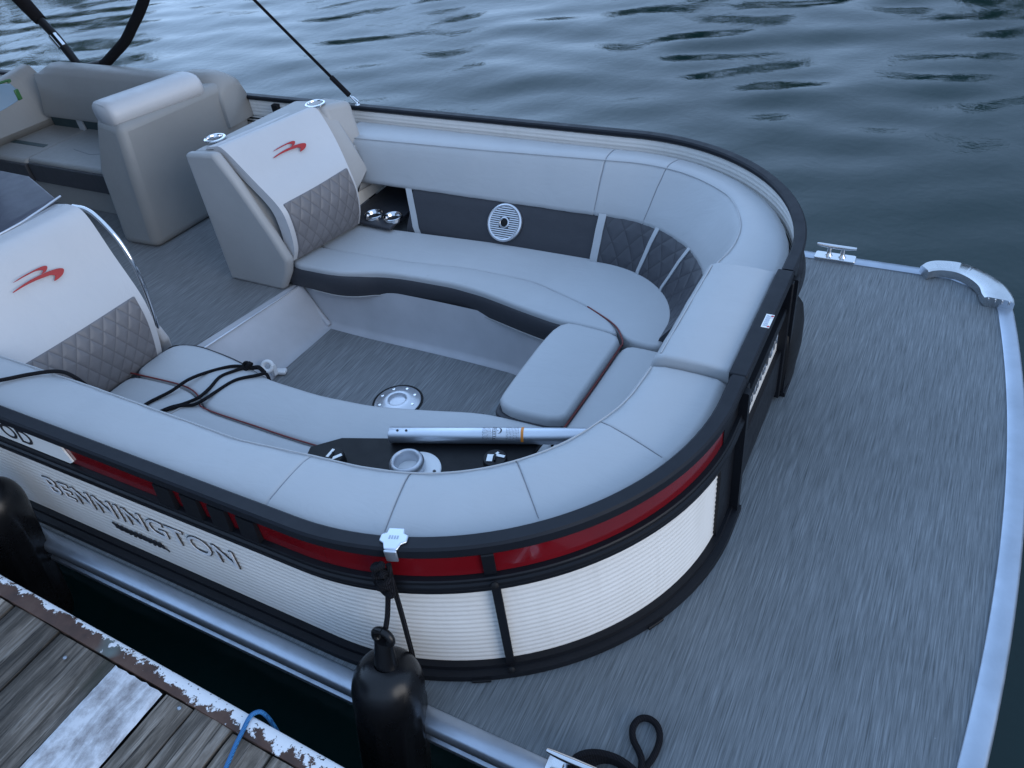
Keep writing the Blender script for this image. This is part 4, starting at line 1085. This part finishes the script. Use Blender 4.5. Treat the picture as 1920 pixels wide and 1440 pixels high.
for k in range(4): lg.box(tuple(cpt(-.010 + .0065 * k, .031, .5408)), (.004, .010, .0008), Matrix.Rotation(math.atan2(tcl[1], tcl[0]), 3, 'Z'))
lg.build('clip_emboss', alu_dull, f1, smooth=False)

f2, e2, lat2 = fender((-2.10, -1.325, .30), (-2.19, -1.395, -.40), (0, 0, 0), 'black fender at the left, below the registration number', None)
q = MB().tube(spline([e2, e2 + Vector((-.02, .05, .06)), (-2.10, -1.238, .50), (-2.14, -1.222, .545), (-2.16, -1.19, .545)], 5), .0068, 8)
for k in range(3): q.tube([e2 + Vector((.020 * math.cos(a), .012 * math.sin(a), .008 * k + .006 * math.sin(a))) for a in np.linspace(0, 2 * math.pi, 15)], .009, 8)
q.build('hanger_rope', black_rope, f2)

# ================================================================== DOCK
DZ = .20
def dk(x, v, z=0.): return (x, -1.504 - .022 * (x + 1.86) - v, DZ + z)
dock = thing('dock', 'weathered wooden dock with a rusty white painted edge strip', 'dock', (-1.2, -2.0, DZ))
seams = [-4.3, -4.08, -3.85, -3.62, -3.41, -3.18, -2.95, -2.73, -2.52, -2.31, -2.11, -1.91, -1.715, -1.512, -1.278, -1.085, -.985, -.855, -.725, -.52, -.32, -.12, .09, .30, .5, .7, .9, 1.1, 1.3, 1.5]
V = []; F = []; CA = []
for k in range(len(seams) - 1):
    x0, x1 = seams[k] + .004, seams[k + 1] - .004
    if abs(seams[k] + 1.278) < .001: continue
    dz = random.uniform(-.004, .003); b = len(V); cval = random.uniform(.15, 1.); nx = 4; ny = 22
    v0 = .048 + random.uniform(0, .006)
    for i in range(nx + 1):
        for j in range(ny + 1):
            x = x0 + (x1 - x0) * i / nx; v_ = v0 + (1.9 - v0) * (j / ny) ** 1.3
            edge = -.003 if i in (0, nx) else 0
            V.append(dk(x + (.003 * math.sin(v_ * 7 + k) if i in (0, nx) else 0), v_, dz + edge + random.uniform(-.0012, .0012))); CA.append(cval)
    for i in range(nx):
        for j in range(ny): q_ = b + i * (ny + 1) + j; F.append((q_, q_ + 1, q_ + ny + 2, q_ + ny + 1))
    # board sides
    for i in (0, nx):
        b2 = len(V)
        for j in range(ny + 1):
            p_ = V[b + i * (ny + 1) + j]; V.append((p_[0], p_[1], p_[2] - .04)); CA.append(cval)
        for j in range(ny): F.append((b + i * (ny + 1) + j, b + i * (ny + 1) + j + 1, b2 + j + 1, b2 + j))
boards = mesh('deck_boards', V, F, wood, dock, ang=50)
at = boards.data.attributes.new('board', 'FLOAT', 'POINT'); at.data.foreach_set('value', CA)
V = []; F = []; nx, ny = 12, 60
for i in range(nx + 1):
    for j in range(ny + 1):
        x = -1.272 + .181 * i / nx; v_ = .054 + 1.2 * (j / ny) ** 1.2
        if j == 0: v_ += .004 * abs(math.sin(i * 5.1))
        V.append(dk(x, v_, .004 - (.004 if i in (0, nx) else 0) + random.uniform(-.0006, .0006)))
for i in range(nx):
    for j in range(ny): q_ = i * (ny + 1) + j; F.append((q_, q_ + 1, q_ + ny + 2, q_ + ny + 1))
wb = mesh('painted_board', V, F, white_board, dock, ang=60); wb['label'] = 'white painted board with worn paint'
# under-structure
q = MB()
for k in range(20):
    x0 = -4.4 + k * .31; q.add([dk(x0, .06, -.045), dk(x0 + .31, .06, -.045), dk(x0 + .31, 2.0, -.045), dk(x0, 2.0, -.045)], [(0, 1, 2, 3)])
q.build('subframe', black_plastic, dock, smooth=False)
# edge strip (angle iron): top flange and outer face
P = []
for x in np.linspace(-4.4, 1.6, 240):
    jit = random.uniform(-.0008, .0008)
    P.append([dk(x, .050 + random.uniform(-.0015, .0015), .0015), dk(x, .049, .0065 + jit), dk(x, .036, .0072 + jit), dk(x, .020, .0075), dk(x, .006, .0065), dk(x, .001, .002), dk(x, .0, -.006), dk(x, .001, -.07)])
es = grid('edge_strip', P, rusty_edge, dock, ang=60)
uvl = es.data.uv_layers[0]
for l in es.data.loops:
    co = es.data.vertices[l.vertex_index].co; v_ = -(co.y + 1.504 + .022 * (co.x + 1.86)); uvl.data[l.index].uv = (co.x, v_)
P = [[dk(x, .004, -.07), dk(x, .004, -.30), dk(x, .06, -.30)] for x in np.linspace(-4.4, 1.6, 8)]
grid('fascia_beam', P, wood, dock, smooth=False)
q = MB()
for x, v_ in ((-1.02, .066), (-1.42, .10)): q.lathe([(.006, 0), (.004, .002), (0, .0025)], 10, Matrix.Translation(dk(x, v_, .003)))
q.build('nail_head', alu_dull, dock)

# ================================================================== WATER, treeline
WZ = -.50
cam_xy = np.array([.348, -2.021])
nr, na = 420, 520
rr = .4 * (9000 / .4) ** (np.linspace(0, 1, nr)); rr = np.concatenate([np.linspace(.5, 14, 300), 14 * (9000 / 14) ** np.linspace(0, 1, 90)[1:]])
nr = len(rr); aa = np.linspace(0, 2 * math.pi, na, endpoint=False)
# denser angles toward the open water
aa = np.concatenate([np.linspace(R(28), R(178), 420, endpoint=False), np.linspace(R(178), R(388), 100, endpoint=False)]); na = len(aa)
X = cam_xy[0] + rr[:, None] * np.cos(aa); Y = cam_xy[1] + rr[:, None] * np.sin(aa)
Zw = np.zeros_like(X)
head = math.atan2(.6513, -.4147)
wr = np.random.default_rng(11)
for k in range(46):
    lam = math.exp(wr.uniform(math.log(.42), math.log(2.6))); th = head - .36 + math.pi + wr.normal() * .45; kk = 2 * math.pi / lam
    amp = .0027 * lam ** .9 * wr.uniform(.4, 1.); ph = wr.uniform(0, 6.28)
    Zw += amp * np.sin(kk * (X * math.cos(th) + Y * math.sin(th)) + ph + .6 * np.sin(.7 * X + .5 * Y + k))
fade = np.clip(1.15 - rr / 60, 0, 1)[:, None]; patch = .65 + .35 * np.sin(.35 * X + .2 * Y + 1) * np.sin(.27 * Y - .3 * X)
lee = np.clip(.28 + .22 * np.hypot(np.minimum(X - .4, 0) * .35, Y - 1.3), .36, 1.)
Zw = Zw * fade * patch * lee
V = np.stack([X, Y, Zw + WZ], -1).reshape(-1, 3)
me = bpy.data.meshes.new('water')
I = np.arange(nr * na).reshape(nr, na); J = np.roll(I, -1, axis=1)
Fq = np.stack([I[:-1], J[:-1], J[1:], I[1:]], -1).reshape(-1, 4)
me.vertices.add(len(V)); me.vertices.foreach_set('co', V.ravel())
me.loops.add(len(Fq) * 4); me.loops.foreach_set('vertex_index', Fq.ravel())
me.polygons.add(len(Fq)); me.polygons.foreach_set('loop_start', np.arange(0, len(Fq) * 4, 4)); me.polygons.foreach_set('loop_total', np.full(len(Fq), 4))
me.update(); me.validate(); me.polygons.foreach_set('use_smooth', [True] * len(Fq)); me.materials.append(water_m)
wo = bpy.data.objects.new('water', me); COL.objects.link(wo); tag(wo, kind='structure')
# disc under the camera is covered by the first ring radius .5 -> dark lake bed below
lb = MB(); lb.v = [(-300, -300, -4), (300, -300, -4), (300, 300, -4), (-300, 300, -4)]; lb.f = [(0, 1, 2, 3)]
tag(lb.build('lake_bed', black_plastic, None, smooth=False), kind='structure')

# far shore: wooded bank that only shows as reflections in the water
V = []; F = []
tr = np.random.default_rng(5)
def crown(cx, cy, h, w, n=700, ls=1.):
    for _ in range(n):
        u = tr.normal(size=3); u /= np.linalg.norm(u); rad = tr.uniform(.55, 1.) ** .6
        c = np.array([cx, cy, WZ + h * .52]) + u * rad * np.array([w, w, h * .5]) * (1 + .25 * math.sin(u[0] * 5 + cx))
        s_ = tr.uniform(.35, .9) * ls; a1 = tr.normal(size=3); a1 /= np.linalg.norm(a1); a2 = np.cross(a1, tr.normal(size=3)); a2 /= np.linalg.norm(a2)
        b = len(V); V.extend([tuple(c + a1 * s_), tuple(c + a2 * s_ * .7), tuple(c - a1 * s_), tuple(c - a2 * s_ * .7)]); F.append((b, b + 1, b + 2, b + 3))
for hd, dist, h, w in TREES if 'TREES' in globals() else [(R(d), tr.uniform(60, 74), hh, ww) for d, hh, ww in
        [(60, 10, 4), (66, 13, 4.5), (72, 8, 4), (80, 17, 5), (87, 20, 6), (93, 16, 5), (98, 9, 3.5), (104, 18, 5), (109, 15, 4), (116, 6, 3), (124, 17, 4), (129, 13, 4), (137, 7, 3.4), (145, 19, 5), (151, 15, 4.5), (158, 9, 4), (165, 16, 5), (172, 12, 5), (180, 14, 5), (190, 16, 6)]]:
    crown(cam_xy[0] + dist * math.cos(hd), cam_xy[1] + dist * math.sin(hd), h * .78, w * .85)
# unseen bush bank added behind the dock to shade the near hull
for k in range(9): crown(-3.2 - .8 * k, -4.6 - .08 * k, 3.0 + .35 * math.sin(k * 2.), .95, 2600, .16)
for k in range(120):
    hd = R(30 + 170 * k / 119); crown_h = 3.5 + 2 * math.sin(k * 1.7)
    cx, cy = cam_xy[0] + 72 * math.cos(hd), cam_xy[1] + 72 * math.sin(hd)
    for _ in range(60):
        c = np.array([cx, cy, WZ]) + np.array([tr.normal() * 1.2, tr.normal() * 1.2, abs(tr.normal()) * crown_h * .5]); s_ = tr.uniform(.5, 1.0)
        a1 = tr.normal(size=3); a1 /= np.linalg.norm(a1); a2 = np.cross(a1, tr.normal(size=3)); a2 /= np.linalg.norm(a2)
        b = len(V); V.extend([tuple(c + a1 * s_), tuple(c + a2 * s_), tuple(c - a1 * s_), tuple(c - a2 * s_)]); F.append((b, b + 1, b + 2, b + 3))
tl = mesh('treeline', V, F, leaf_m, None, smooth=False)
tag(tl, 'dark green wooded bank across the water, seen as reflections, plus unseen bushes added to shade the hull', 'treeline', kind='stuff')

# ================================================================== LIGHT
SUN_EL, SUN_AZ = R(12), R(104)          # azimuth from +y, clockwise
wd = bpy.data.worlds.new('World'); S.world = wd; wd.use_nodes = True
nt = wd.node_tree; bg = nt.nodes['Background']
sky = nt.nodes.new('ShaderNodeTexSky'); sky.sky_type = 'NISHITA'; sky.sun_disc = False
sky.sun_elevation = SUN_EL; sky.sun_rotation = SUN_AZ; sky.air_density = 1.3; sky.dust_density = 1.2; sky.ozone_density = 2.0
mixn = nt.nodes.new('ShaderNodeMix'); mixn.data_type = 'RGBA'; mixn.inputs[0].default_value = .84
nt.links.new(sky.outputs[0], mixn.inputs[6]); mixn.inputs[7].default_value = (6.0, 9.0, 14.2, 1)   # thin blue evening overcast
tcw = nt.nodes.new('ShaderNodeTexCoord'); vd = nt.nodes.new('ShaderNodeVectorMath'); vd.operation = 'DOT_PRODUCT'; vd.inputs[1].default_value = (-.88, .44, .18)
nt.links.new(tcw.outputs['Generated'], vd.inputs[0]); mr = nt.nodes.new('ShaderNodeMapRange'); nt.links.new(vd.outputs['Value'], mr.inputs['Value'])
mr.inputs['From Min'].default_value = .42; mr.inputs['From Max'].default_value = 1.; mr.inputs['To Min'].default_value = .098; mr.inputs['To Max'].default_value = .20   # the sky is paler toward the stern
nt.links.new(mixn.outputs[2], bg.inputs['Color']); nt.links.new(mr.outputs['Result'], bg.inputs['Strength'])
sd = bpy.data.lights.new('sun', 'SUN'); sd.energy = 1.35; sd.angle = R(40); sd.color = (1., .96, .91)
so = bpy.data.objects.new('sun', sd); COL.objects.link(so)
dirv = Vector((math.sin(SUN_AZ) * math.cos(SUN_EL), math.cos(SUN_AZ) * math.cos(SUN_EL), math.sin(SUN_EL)))
so.rotation_euler = dirv.to_track_quat('Z', 'Y').to_euler()

# ================================================================== CAMERA
cd = bpy.data.cameras.new('camera'); co_ = bpy.data.objects.new('camera', cd); COL.objects.link(co_)
r_ = Vector((.882616, .457829, -.10668)); u_ = Vector((-.221461, .605125, .764708)); w_ = Vector((-.41466, .651318, -.635485))
Mc = Matrix((r_, u_, -w_)).transposed().to_4x4(); Mc.translation = Vector((.3479, -2.0205, 1.9842)); co_.matrix_world = Mc
cd.sensor_width = 36; cd.lens = 36 * 1507.893 / 1920; cd.clip_end = 20000; cd.clip_start = .02
S.camera = co_
S.view_settings.view_transform = 'Standard'; S.view_settings.look = 'None'; S.view_settings.exposure = 0
S.cycles.use_adaptive_sampling = True; S.cycles.use_denoising = True
